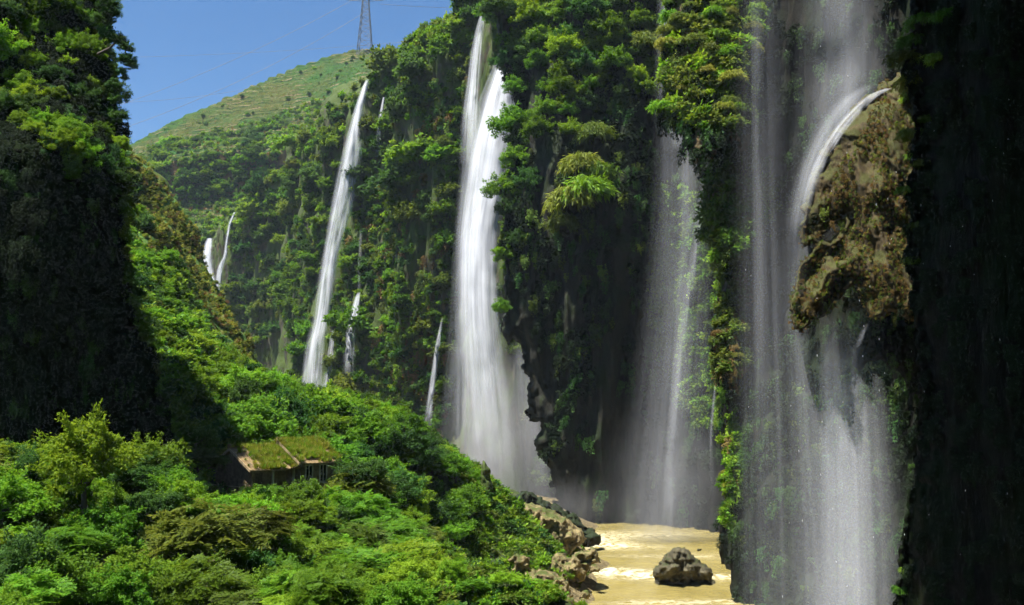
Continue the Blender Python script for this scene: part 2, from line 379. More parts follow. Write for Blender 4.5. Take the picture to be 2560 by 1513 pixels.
def loft(name, cols, nu, nv, mat, disp=None, post=None):
    """cols: list of columns of world points, bottom to top."""
    G = catmull(np.asarray(cols, float), nu)                       # nu, rows, 3
    G = np.transpose(catmull(np.transpose(G, (1, 0, 2)), nv), (1, 0, 2))   # nu, nv, 3
    if disp is not None:
        du = np.gradient(G, axis=0); dv = np.gradient(G, axis=1); nrm = unit(np.cross(du, dv))
        G = G + nrm * disp(G)[..., None]
    if post is not None: G = post(G)
    i = np.arange(nu * nv).reshape(nu, nv)
    F = np.stack([i[:-1, :-1].ravel(), i[1:, :-1].ravel(), i[1:, 1:].ravel(), i[:-1, 1:].ravel()], -1)
    o = link(name, mesh_from(name, G.reshape(-1, 3), F, [mat], smooth=True))
    return o, G

# far wall of the gorge: base, belly, rim, plateau behind
def wcol(bx, by, rx, rpy, ry, bulge=0.0):
    b = PZ(bx, -2, by); r = P(rx, rpy, ry)
    c1 = b + (r - b) * .33 + np.array([0, bulge, 0]); c2 = b + (r - b) * .68 + np.array([0, bulge * .5, 0])
    bk = r + np.array([25., 45, 12]); bk2 = bk + np.array([60., 150, 25])
    return [b, c1, c2, r, bk, bk2]
W1c = [wcol(120, 640, 150, 250, 640), wcol(180, 560, 203, 236, 555), wcol(214, 520, 236, 212, 510), wcol(245, 465, 285, 152, 470, 6), wcol(278, 400, 330, 108, 415),
       wcol(293, 345, 364, 82, 352, 4), wcol(345, 322, 396, 66, 335, -4), wcol(398, 298, 442, 30, 305, -5), wcol(438, 282, 476, 8, 282, 3), wcol(468, 266, 500, 0, 272, 6),
       wcol(530, 255, 560, -40, 258), wcol(640, 240, 660, -70, 240), wcol(800, 230, 800, -70, 230)]
def wdisp(G):
    big = fbm(G * np.array([.035, .03, .010]), 3, 3) * 7.0
    mid = fbm(G * np.array([.16, .14, .035]), 4, 9) * 2.4
    fine = fbm(G * np.array([.6, .6, .25]), 3, 15) * .6
    k = np.clip((G[..., 2] - (-2)) / 20, 0, 1)
    return (big + mid + fine) * k
far_cliff, GW1 = loft('far_cliff', W1c, 430, 200, M_CLIFF, wdisp)
tag(far_cliff, 'steep rock wall of the gorge behind the tall waterfalls', None, None, 'structure')

# terraced hill beyond, with its band of crags
def hcol(px, sky_py, Ysky, band_top, band_bot, low):
    return [P(px, low, 560), P(px, band_bot, 600), P(px, (band_bot * .45 + band_top * .55), 606), P(px, band_top, 612), P(px, band_top * .55 + sky_py * .45, 675), P(px, sky_py, Ysky),
            P(px, sky_py, Ysky) + np.array([0, 60., -6]), P(px, sky_py, Ysky) + np.array([0, 260., -110])]
Hc = [hcol(-250, 330, 700, 350, 380, 420), hcol(-60, 235, 720, 245, 290, 360), hcol(60, 180, 740, 190, 235, 310), hcol(145, 140, 760, 162, 200, 262), hcol(200, 112, 770, 148, 203, 252), hcol(250, 88, 775, 146, 204, 250),
      hcol(300, 67, 780, 140, 190, 245), hcol(350, 53, 780, 125, 165, 240), hcol(385, 54, 780, 115, 150, 235), hcol(430, 72, 790, 120, 150, 230), hcol(520, 110, 810, 150, 180, 230), hcol(760, 180, 850, 200, 220, 240)]
def hdisp(G): return fbm(G * .02, 4, 31) * 3.0 + fbm(G * np.array([.1, .1, .03]), 4, 37) * 1.6
def hterr(G):
    z = G[..., 2]; ph = z / 5.2 + fbm(G * .012, 2, 41) * 1.6
    fr = ph - np.floor(ph); st = np.clip((fr - .55) / .45, 0, 1); st = st * st * (3 - 2 * st)
    m = np.clip((G[..., 1] - 612) / 30, 0, 1)
    G = G.copy(); G[..., 2] = z + (st - fr) * 5.2 * .9 * m; return G
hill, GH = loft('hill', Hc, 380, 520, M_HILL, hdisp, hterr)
tag(hill, 'terraced green hill rising behind the gorge under the pylon', None, None, 'structure')

# left spur: slope with the rust-coloured crest
def scol(rx, rpy, rY, mx, mpy, mY, lx, lpy, lY):
    r = P(rx, rpy, rY)
    return [P(lx, lpy + 40, lY - 6), P(lx, lpy, lY), P(mx, mpy, mY), P(mx * .35 + rx * .65, mpy * .4 + rpy * .6, mY * .35 + rY * .65), r, r + np.array([-2., 14, -10]), r + np.array([-4., 40, -70])]
Sc = [scol(-60, 60, 260, -60, 230, 170, -60, 380, 105), scol(60, 110, 250, 60, 250, 170, 60, 380, 110), scol(128, 160, 240, 130, 262, 175, 138, 372, 122), scol(160, 200, 232, 158, 275, 178, 165, 360, 130),
      scol(185, 234, 225, 180, 295, 180, 188, 356, 142), scol(205, 270, 219, 200, 312, 183, 208, 358, 154), scol(226, 308, 212, 220, 335, 187, 228, 365, 165), scol(245, 338, 206, 242, 353, 190, 246, 374, 174), scol(268, 372, 200, 264, 385, 190, 266, 395, 180), scol(300, 420, 196, 296, 425, 190, 296, 430, 182)]
def sdisp(G): return fbm(G * .05, 3, 51) * 3.0 + fbm(G * np.array([.2, .2, .12]), 4, 57) * 1.3
spur, GS = loft('hillside', Sc, 220, 160, M_SLOPE, sdisp)
tag(spur, 'steep green spur with a rust coloured crest beside the gorge', None, None, 'structure')

# gorge floor: thin-plate surface through measured points
def q(px, py, Y, dz=-2.2): 
    a = P(px, py, Y); return (a[0], a[1], a[2] + dz)
CP = [q(-150, 605, 30), q(0, 605, 40), q(120, 605, 48), q(250, 605, 60), q(350, 605, 72), q(450, 605, 88, -1.2), q(530, 603, 106, -.6), (6.5, 112, .3), (6, 100, .1), (7.5, 122, .4), (9.5, 134, .6), (11, 146, .5), (13, 160, .2), (13.5, 172, -.4), (15, 186, -.6),
      q(0, 455, 74), q(90, 470, 74), q(170, 470, 85), (-60, 70, 26), (-85, 90, 36), (-60, 110, 24), q(230, 489, 104, -.6), q(300, 489, 109, -.6), q(345, 475, 112), q(390, 440, 132), q(450, 462, 134), q(495, 490, 132, -4), q(530, 512, 131, -4), q(560, 530, 138, -3), q(575, 545, 146, -2), (10, 152, 3.0), (-4, 120, 5.0),
      q(120, 400, 118), q(200, 400, 130), q(225, 345, 176), q(262, 372, 176), q(310, 388, 165), q(365, 405, 158), q(420, 424, 150), (-30, 200, 6), (-12, 192, 6.5), (2, 184, 5.5), (7, 188, 4.5), (-60, 230, 4), (-90, 260, 8), (-120, 320, 6), (-60, 290, -2), (-20, 230, 4), (6, 214, 4), (18, 214, -1),
      (-30, 0, 18), (0, 0, 17), (-60, 20, 26), (0, 30, 14), (-30, 25, 17), (20, 30, 5), (25, 0, 3), (25, -40, 2), (-10, -50, 18), (12, 60, 8), (0, 65, 13), (10, 85, 2), (18, 90, -2), (22, 120, -2.2), (24, 150, -2.2), (24, 180, -2), (30, 90, -2), (34, 130, -2), (32, 60, -2), (60, 60, 4), (70, 0, 6), (60, 150, -1), (60, 200, -1), (60, 250, -1), (-150, 150, 60), (-150, 50, 60), (-200, 330, 6), (-250, 500, 4), (-150, 450, 0), (0, 330, 0), (80, 330, 0)]
CP = np.array(CP, float); A2 = CP[:, :2] / 100
def tps(r): return np.where(r > 0, r * r * np.log(np.maximum(r, 1e-9)), 0)
nC = len(CP); K = np.zeros((nC + 3, nC + 3)); K[:nC, :nC] = tps(np.linalg.norm(A2[:, None] - A2[None], axis=-1)) + np.eye(nC) * 1e-3
K[:nC, nC:] = np.c_[np.ones(nC), A2]; K[nC:, :nC] = K[:nC, nC:].T
SOL = np.linalg.solve(K, np.r_[CP[:, 2], 0, 0, 0])
def ground_z(x, y):
    x, y = np.asarray(x, float), np.asarray(y, float); s = x.shape; p = np.stack([x.ravel(), y.ravel()], -1) / 100
    z = np.empty(len(p))
    for i in range(0, len(p), 8000):
        b = p[i:i + 8000]; z[i:i + 8000] = tps(np.linalg.norm(b[:, None] - A2[None], axis=-1)) @ SOL[:nC] + SOL[nC] + b @ SOL[nC + 1:]
    z = z.reshape(s)
    w = np.stack([x, y, 0 * x], -1); rough = fbm(w * .12, 4, 71) * 1.1 + fbm(w * .5, 3, 77) * .35
    return np.clip(z, -4, 75) + rough * np.clip((z - .2) / 3, .1, 1)
gx = np.r_[-1500, -900, -500, -300, np.arange(-200, 100.1, 1.4), 160, 300, 500, 900, 1500]; gy = np.r_[-1400, -800, -400, -200, -120, np.arange(-80, 300.1, 1.5), np.arange(310, 700, 30), 900, 1400]
XX, YY = np.meshgrid(gx, gy, indexing='ij')
ZZ = ground_z(np.clip(XX, -200, 100), np.clip(YY, -80, 520)); far_m = np.clip((np.maximum(np.abs(XX + 50) - 150, np.abs(YY - 110) - 200)) / 300, 0, 1); ZZ = ZZ * (1 - far_m) + (-3) * far_m
GG = np.stack([XX, YY, ZZ], -1); ii = np.arange(XX.size).reshape(XX.shape)
ground = link('ground', mesh_from('ground', GG.reshape(-1, 3), np.stack([ii[:-1, :-1].ravel(), ii[1:, :-1].ravel(), ii[1:, 1:].ravel(), ii[:-1, 1:].ravel()], -1), [M_SOIL], True))
tag(ground, 'overgrown slope falling from the house to the river', None, None, 'structure')

# river
rx = np.arange(-30, 80, .5); ry = np.arange(-40, 300, .6); RX, RY = np.meshgrid(rx, ry, indexing='ij')
w3 = np.stack([RX * .35, RY * .22, 0 * RX], -1)
RZ = fbm(w3, 3, 5) * .10 + fbm(w3 * 4, 3, 8) * .05
def blob(cx, cy_, sx, sy): return np.exp(-((RX - cx) / sx) ** 2 - ((RY - cy_) / sy) ** 2)
def rp(px, py): 
    a = P(px, py, 100.); k = (0.05 - CAMZ) / (a[2] - CAMZ); return a[0] * k, 100 * k
foam = 0 * RX
for px, py, sx, sy, s in [(590, 541, 5, 7, 1.1), (612, 546, 7, 4, .8), (625, 573, 6, 3.2, 1.2), (650, 577, 4, 2.2, 1.0), (602, 571, 4, 3, .7), (715, 577, 5, 1.8, 1.2), (660, 603, 7, 1.6, .7), (640, 556, 6, 2, .35), (700, 556, 6, 3, .3), (725, 601, 4, 1.2, .5), (620, 535, 12, 6, .5)]:
    a, b = rp(px, py); foam = foam + s * blob(a, b, sx, sy)
RZ = RZ + np.clip(foam, 0, 1.2) * (fbm(w3 * np.array([5, 5, 1]), 3, 12) * .28 + .08)
ii = np.arange(RX.size).reshape(RX.shape)
rme = mesh_from('river', np.stack([RX, RY, RZ], -1).reshape(-1, 3), np.stack([ii[:-1, :-1].ravel(), ii[1:, :-1].ravel(), ii[1:, 1:].ravel(), ii[:-1, 1:].ravel()], -1), [M_WATER], True)
fa = rme.attributes.new('foam', 'FLOAT', 'POINT'); fa.data.foreach_set('value', np.clip(foam, 0, 1.3).ravel().astype(np.float32))
river = link('river', rme); tag(river, 'muddy ochre river with white riffles below the falls', None, None, 'structure')

# left wall: dark overhanging cliff
def dl(X, Y): return np.interp(Y, [-60, 0, 150, 260, 430, 540], [114, 106, 93, 92, 98, 101]) - np.clip((120 - X) / 120, 0, 1) * 4 + np.clip((-20 - X) / 300, 0, 2) * 60
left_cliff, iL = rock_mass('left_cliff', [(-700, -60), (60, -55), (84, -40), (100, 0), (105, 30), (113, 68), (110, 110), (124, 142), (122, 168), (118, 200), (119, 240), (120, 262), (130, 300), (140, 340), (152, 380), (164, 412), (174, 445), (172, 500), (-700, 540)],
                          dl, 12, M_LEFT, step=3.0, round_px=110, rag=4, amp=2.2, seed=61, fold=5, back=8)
tag(left_cliff, 'dark overhanging cliff draped with creepers on the near side', None, None, 'structure')

# right wall: recessed back wall from behind the promontory to the near side
def rcol(b, m, t, lip=.15):
    (bx, by), (mx, my), (tx, ty) = b, m, t
    B = PZ(bx, -3, by); Mi = P(mx, 300, my); T = P(tx, -60, ty); return [B, B * .5 + Mi * .5, Mi, Mi * .5 + T * .5, T, T + np.array([-12. * lip, -8 * lip, 7]), T + np.array([-15. * lip, -10 * lip, 14]), T + np.array([-8. * lip, -4 * lip, 22]), T + np.array([40., 40, 40])]
Rc = [rcol((560, 262), (560, 262), (560, 262)), rcol((600, 235), (600, 232), (600, 235)), rcol((640, 212), (638, 210), (638, 214)), rcol((665, 203), (665, 206), (665, 212)), rcol((705, 193), (705, 199), (705, 203)), rcol((744, 152), (744, 170), (742, 176)),
      rcol((770, 119), (770, 154), (768, 160)), rcol((800, 113), (800, 146), (800, 150), .2), rcol((860, 115), (860, 131), (860, 136), .25), rcol((920, 107), (920, 114), (920, 114), .4)]
nearB = [np.array([43., 84, 0]), np.array([40., 62, 0]), np.array([38., 40, 0]), np.array([38., 10, 0]), np.array([36., -40, 0])]
for b in nearB:  # near wall top: unseen overhang, stretched out to shade the wall below
    k_ = .45 if b[1] > 80 else 1.0
    Rc.append([b + np.array([0, 0, -3.]), b + np.array([-.5, -.5, 20]), b + np.array([-2., -2, 40]), b + np.array([-3., -3, 52]), b + np.array([-6., -4, 60]), b + np.array([-20. * k_, -6 * k_, 66]), b + np.array([-30. * k_, -8 * k_, 73]), b + np.array([-22. * k_, -5 * k_, 81]), b + np.array([40., 20, 95])])
def rdisp(G):
    return fbm(G * np.array([.06, .06, .015]), 3, 81) * 3.0 + fbm(G * np.array([.35, .35, .06]), 4, 87) * 1.3 + fbm(G * np.array([1.2, 1.2, .3]), 2, 88) * .3
right_cliff, GR = loft('right_cliff', Rc, 400, 220, M_WET_SHADE, rdisp)
tag(right_cliff, 'dark wet tufa wall behind the thin water veils', None, None, 'structure')

# promontory in front of the main fall, overhanging at its foot
def dp1(X, Y): return 218 - np.clip((520 - Y) / 260, 0, 1) * 7 + np.clip((200 - Y) / 260, 0, 1) * 18 - np.clip((X - 520) / 130, 0, 1) * 8
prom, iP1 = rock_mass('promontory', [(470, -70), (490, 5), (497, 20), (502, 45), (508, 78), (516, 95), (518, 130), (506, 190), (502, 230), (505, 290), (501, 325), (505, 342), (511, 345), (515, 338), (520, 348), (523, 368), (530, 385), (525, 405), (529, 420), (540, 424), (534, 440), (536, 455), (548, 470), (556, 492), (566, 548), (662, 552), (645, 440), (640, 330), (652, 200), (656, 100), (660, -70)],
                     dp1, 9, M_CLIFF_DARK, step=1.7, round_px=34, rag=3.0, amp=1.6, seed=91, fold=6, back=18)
tag(prom, 'dark overhanging rock promontory right of the main waterfall', None, None, 'structure')

# ------------------------------------------------------------------ hanging tufa bodies and rocks
def formation(name, poly, depth, thick, mat, label, cat='rock formation', group=None, **k):
    o, info = rock_mass(name, poly, depth, thick, mat, **k); tag(o, label, cat, group); return o, info
curtA, iA = formation('tufa_curtain', [(664, -40), (672, 20), (664, 50), (670, 75), (660, 100), (664, 122), (686, 132), (686, 148), (692, 158), (697, 166), (704, 157), (711, 161), (722, 148), (735, 150), (748, 162), (756, 60), (752, -40)], lambda X, Y: 162 - np.clip((Y + 40) / 205, 0, 1) * 17, 5, M_TUFA,
    'hanging tufa curtain topped by yellow bamboo with a dark ragged underside', step=1.3, round_px=24, rag=2.5, amp=.8, nscale=.8, seed=101)
curtB, iB = formation('tufa_curtain', [(722, 152), (733, 150), (738, 175), (766, 186), (768, 215), (758, 235), (748, 262), (738, 262), (722, 255), (712, 240), (705, 225), (708, 200), (704, 190), (712, 178)], lambda X, Y: 158 - np.clip((Y - 150) / 112, 0, 1) * 11, 4.5, M_TUFA,
    'second hanging tufa curtain, bushy and green, just under the bamboo one', step=1.2, round_px=22, rag=2, amp=.8, nscale=.8, seed=103)
curtC, iC = formation('tufa_curtain', [(735, 262), (748, 265), (752, 300), (758, 330), (750, 365), (738, 384), (722, 380), (716, 365), (714, 335), (722, 310), (717, 300), (724, 280)], lambda X, Y: 154 - np.clip((Y - 262) / 120, 0, 1) * 9, 4, M_TUFA,
    'narrow drooping tufa lobe with rusty grass at middle height of the pillar', step=1.1, round_px=16, rag=2, amp=.7, nscale=.8, seed=105)
curtD, iD = formation('tufa_curtain', [(746, 400), (763, 414), (768, 470), (764, 500), (750, 512), (746, 530), (733, 538), (728, 520), (730, 500), (727, 478), (734, 455), (724, 440), (736, 420)], lambda X, Y: 150 - np.clip((Y - 400) / 138, 0, 1) * 10, 3.5, M_TUFA,
    'lowest bright green tufa lobe above the right river bank', step=1.1, round_px=16, rag=2, amp=.7, nscale=.8, seed=107)
outc, iR = formation('rock_outcrop', [(896, 76), (880, 85), (862, 97), (845, 115), (830, 135), (818, 160), (808, 185), (802, 215), (801, 240), (806, 248), (812, 240), (817, 246), (805, 260), (798, 272), (793, 295), (789, 315), (792, 328), (800, 333), (812, 322), (826, 315), (838, 300), (845, 290), (855, 286), (862, 296), (869, 316), (878, 318), (890, 312), (905, 318), (950, 330), (960, 200), (950, 90), (925, 66)],
    lambda X, Y: 103 - np.clip((Y - 80) / 250, 0, 1) * 12, 6, M_OUTC, 'big brown tufa outcrop arching over the veil with a hole through it', holes=[[(824, 234), (833, 227), (842, 221), (839, 232), (829, 243), (823, 241)]], step=1.3, round_px=34, rag=2.5, amp=.9, nscale=.8, vert=.3, seed=111, fold=3.5)
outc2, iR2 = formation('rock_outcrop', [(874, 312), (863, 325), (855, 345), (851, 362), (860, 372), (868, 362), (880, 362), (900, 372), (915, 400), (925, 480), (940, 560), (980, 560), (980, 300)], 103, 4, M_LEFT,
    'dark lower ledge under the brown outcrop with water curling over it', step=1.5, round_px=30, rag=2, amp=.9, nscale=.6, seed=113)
def dn(X, Y): return 74 - np.clip((X - 900) / 200, 0, 1) * 14
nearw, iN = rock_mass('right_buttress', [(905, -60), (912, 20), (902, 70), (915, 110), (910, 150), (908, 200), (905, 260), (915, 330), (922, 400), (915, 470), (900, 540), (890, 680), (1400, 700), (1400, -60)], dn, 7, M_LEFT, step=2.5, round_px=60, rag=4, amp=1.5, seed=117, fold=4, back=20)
tag(nearw, 'black shaded rock buttress on the near right side', None, None, 'structure')

def boulder(name, poly, depth, thick, label, mat=None, group=None, **k):
    kw = dict(step=1.0, round_px=14, rag=2.2, amp=.8, nscale=1.1, vert=1.0); kw.update(k)
    o, i = rock_mass(name, poly, depth, thick, mat or M_BANK, **kw); return tag(o, label, 'rock', group), i
# ------------------------------------------------------------------ foliage prototypes
def leaf_mesh(name, B, D, Nn, L, W, mat, bend=0.0):
    """Diamond leaves: base, two sides, tip."""
    B, D, Nn = map(np.asarray, (B, unit(D), unit(Nn))); S = unit(np.cross(D, Nn)); Nn = np.cross(S, D)
    L = np.broadcast_to(L, (len(B),))[:, None]; W = np.broadcast_to(W, (len(B),))[:, None]
    m = B + D * L * .45 - Nn * L * bend
    V = np.stack([B, m + S * W * .5, B + D * L - Nn * L * bend * 3, m - S * W * .5], 1).reshape(-1, 3)
    F = np.arange(len(V)).reshape(-1, 4)
    return mesh_from(name, V, F, [mat])
def rdir(n, r=rng): return unit(r.normal(size=(n, 3)))
def crown_broad(name, mat, R=1.0, H=.85, clumps=26, leaves=5000, L=.13, W=.075, seed=1, spread=1.6, low=-.35, cmin=.20, cmax=.40):
    r = np.random.default_rng(seed)
    d = rdir(clumps * 3, r); d = d[d[:, 2] > low][:clumps]; n = len(d)
    c = d * (np.array([R, R, R * H]) * r.uniform(.40, 1.0, (n, 1))) ; cr = R * r.uniform(cmin, cmax, n)
    c += r.normal(size=c.shape) * R * .06 * spread
    k = r.choice(n, leaves, p=cr ** 2 / (cr ** 2).sum())
    o = rdir(leaves, r); o[:, 2] = np.abs(o[:, 2]) * np.where(r.random(leaves) < .72, 1, -.7)
    B = c[k] + o * (cr[k] * r.uniform(.55, 1.05, leaves))[:, None] * np.array([1, 1, .7])
    D = o * .7 + r.normal(size=(leaves, 3)) * .55 + np.array([0, 0, -.25])
    Nn = o * .5 + np.array([0, 0, .9]) + r.normal(size=(leaves, 3)) * .45
    # leafy shoots that break the outline
    ns = leaves // 9; sh = 16; sd = rdir(sh * 3, r); sd = sd[sd[:, 2] > -.1][:sh]; ki = r.integers(0, len(sd), ns); t = r.uniform(.65, 1.28, ns)
    B[:ns] = sd[ki] * np.array([R, R, R * H * 1.1]) * t[:, None] + r.normal(size=(ns, 3)) * .05 * R
    D[:ns] = sd[ki] + r.normal(size=(ns, 3)) * .7; Nn[:ns] = np.array([0, 0, 1.]) + r.normal(size=(ns, 3)) * .5
    return leaf_mesh(name, B, D, Nn, L * r.uniform(.7, 1.3, leaves), W * r.uniform(.7, 1.3, leaves), mat, .06)
def crown_feather(name, mat, R=1.0, H=.7, sprays=110, per=46, L=.11, W=.03, seed=1):
    r = np.random.default_rng(seed); Bs, Ds, Ns = [], [], []
    d = rdir(sprays * 3, r); d = d[d[:, 2] > -.15][:sprays]
    for v in d:
        c = v * np.array([R, R, R * H]) * r.uniform(.35, .85)
        out = unit(np.array([v[0], v[1], .12]) + r.normal(size=3) * .35); out[2] *= .45; out = unit(out)
        up = unit(np.array([0, 0, 1.]) + r.normal(size=3) * .38); side = unit(np.cross(up, out)); ln = R * r.uniform(.28, .5)
        for tw in range(3):
            a = (tw - 1) * .6; td = unit(out * math.cos(a) + side * math.sin(a)); tl = ln * (1 - .25 * abs(tw - 1)); ts = unit(np.cross(up, td))
            t = np.linspace(.1, 1, per // 3); sg = np.where(np.arange(len(t)) % 2, 1, -1)
            b = c + td * (t * tl)[:, None] - up * (t ** 2 * tl * .25)[:, None]
            Bs.append(b); Ds.append(ts * sg[:, None] + td * .55 + r.normal(size=b.shape) * .15); Ns.append(up + r.normal(size=b.shape) * .2)
    B, D, Nn = map(np.concatenate, (Bs, Ds, Ns))
    return leaf_mesh(name, B, D, Nn, L * r.uniform(.7, 1.3, len(B)), W * r.uniform(.8, 1.3, len(B)), mat, .04)
def tuft_bamboo(name, mat, R=1.0, culms=46, per=44, L=.20, W=.032, seed=1, spread=1.0, lean=(0, 0), droop=1.0):
    """Arching canes with narrow drooping leaves."""
    r = np.random.default_rng(seed); Bs, Ds, Ns = [], [], []
    for _ in range(culms):
        a = r.uniform(0, 2 * PI); o = np.array([math.cos(a) * spread + lean[0], math.sin(a) * spread + lean[1], 0]); ln = R * r.uniform(.6, 1.15)
        t = np.sort(r.uniform(.15, 1, per)) ; base = np.array([r.normal() * .12, r.normal() * .12, 0]) * R
        p = base + o * (t ** 1.3 * ln * .75)[:, None] + np.array([0, 0, 1.]) * ((1.05 * t - droop * .95 * t ** 2.2) * ln)[:, None]
        Bs.append(p + r.normal(size=p.shape) * .035 * R); dd = o * .8 + np.array([0, 0, -.7]); Ds.append(dd + r.normal(size=p.shape) * .55); Ns.append(np.array([0, 0, 1.]) + r.normal(size=p.shape) * .5)
    B, D, Nn = map(np.concatenate, (Bs, Ds, Ns))
    return leaf_mesh(name, B, D, Nn, L * r.uniform(.6, 1.3, len(B)), W * r.uniform(.7, 1.3, len(B)), mat, .10)
def curtain_vine(name, mat, W_=1.0, H=2.0, strands=34, per=34, L=.16, W=.09, seed=1):
    """Creeper hanging in strands, origin at the top edge."""
    r = np.random.default_rng(seed); Bs, Ds, Ns = [], [], []
    for _ in range(strands):
        x, y = r.uniform(-.5, .5) * W_, r.normal() * .14; ln = H * r.uniform(.35, 1) * (1 - 1.1 * (x / W_) ** 2)
        t = r.random(per) ** .8; wob = np.sin(t * 5 + r.uniform(0, 6)) * .06
        p = np.stack([x + wob + r.normal(size=per) * .06, y - np.abs(r.normal(size=per)) * .12 - .28 * np.sin(np.minimum(t * 3, PI / 2 * 1.6)) , -t * ln + .25 * np.sin(np.minimum(t * 6, PI))], -1)
        Bs.append(p); Ds.append(np.array([0, -.4, -.9]) + r.normal(size=p.shape) * .5); Ns.append(np.array([0, -.9, .55]) + r.normal(size=p.shape) * .45)
    B, D, Nn = map(np.concatenate, (Bs, Ds, Ns))
    return leaf_mesh(name, B, D, Nn, L * r.uniform(.6, 1.3, len(B)), W * r.uniform(.7, 1.3, len(B)), mat, .06)
def tuft_grass(name, mat, blades=60, H=.5, W=.03, seed=1, droop=.5):
    r = np.random.default_rng(seed); a = r.uniform(0, 2 * PI, blades); o = np.stack([np.cos(a), np.sin(a), 0 * a], -1)
    B = o * r.uniform(0, .25, (blades, 1)); D = o * r.uniform(.2, 1.0, (blades, 1)) * droop + np.array([0, 0, 1.]); Nn = -o + np.array([0, 0, .4])
    return leaf_mesh(name, B, D, Nn, H * r.uniform(.5, 1.2, blades), W, mat, -.10)
def trunk_mesh(name, R=1.0, H=1.0, seed=1, limbs=7, lean=.12):
    """Tapered trunk with limbs that reach into the crown; the crown's centre is at the origin, roots at z = -H."""
    r = np.random.default_rng(seed); mb = MB(); ln = r.normal(size=2) * lean
    main = [(ln[0] * t + .05 * math.sin(3 * t + seed), ln[1] * t, -H + t * (H + R * .15)) for t in np.linspace(0, 1, 7)]
    mb.tube(main, np.linspace(.075, .02, 7) * (.6 + .5 * R), 7)
    for i in range(limbs):
        t = r.uniform(.45, .95); p = np.array([ln[0] * t + .05 * math.sin(3 * t + seed), ln[1] * t, -H + t * (H + R * .15)])
        a = r.uniform(0, 2 * PI); e = p + np.array([math.cos(a), math.sin(a), r.uniform(.1, .6)]) * R * r.uniform(.35, .6)
        mid = (p + e) / 2 + np.array([0, 0, -.06 * R]); mb.tube([p, mid, e], np.array([.032, .022, .008]) * (.6 + .5 * R), 5)
    return mb.mesh(name, BARK, True)

# small, light prototypes for the far walls (unit radius); larger and finer ones for the near slope
FAR = {c: [crown_broad('crown', LEAF[c], 1, .85, 26, 1700, .22, .13, 200 + i * 7 + j, cmin=.14, cmax=.36) for j in range(3)] for i, c in enumerate(('deep', 'mid', 'bright', 'olive'))}
MIDP = {c: [crown_broad('crown', LEAF[c], 1, .8, 60, 6500, .115, .066, 300 + i * 7 + j, low=-.5, cmin=.12, cmax=.30) for j in range(3)] for i, c in enumerate(('deep', 'mid', 'bright', 'olive'))}
NEARP = {c: [crown_broad('crown', LEAF[c], 1, .85, 90, 12000, .088, .048, 400 + i * 7 + j, low=-.6, cmin=.09, cmax=.26) for j in range(2)] for i, c in enumerate(('deep', 'mid', 'bright'))}
FEATH = {c: [crown_feather('crown', LEAF[c], 1, .8, 210, 54, .105, .036, 500 + i * 7 + j) for j in range(3)] for i, c in enumerate(('olive', 'mid', 'bright'))}
BAMB = {c: [tuft_bamboo('tuft', LEAF[c], 1, 52, 52, .22, .045, 600 + i * 7 + j, droop=1.32) for j in range(3)] for i, c in enumerate(('yellow', 'bright', 'olive', 'brown', 'mid'))}
VINE = {c: [curtain_vine('creeper', LEAF[c], 1.3, 2.2, 38, 36, .15, .085, 700 + i * 7 + j) for j in range(3)] for i, c in enumerate(('mid', 'bright', 'shade', 'olive', 'deep'))}
TRUNK = [trunk_mesh('trunk', 1, 1.15, 800 + j) for j in range(4)]
CLUMP = {c: crown_broad('leaf_clump', LEAF[c], 1, .7, 6, 170, .42, .24, 850 + i) for i, c in enumerate(LEAF)}
GRASS = {c: tuft_grass('grass_tuft', LEAF[c], 44, 1.0, .07, 870 + i, 1.5) for i, c in enumerate(('bright', 'yellow', 'brown', 'olive'))}
HANG = {c: curtain_vine('hanging_roots', LEAF[c], 1.0, 2.0, 16, 16, .26, .12, 890 + i) for i, c in enumerate(('shade', 'mid', 'olive', 'bright', 'brown', 'deep'))}

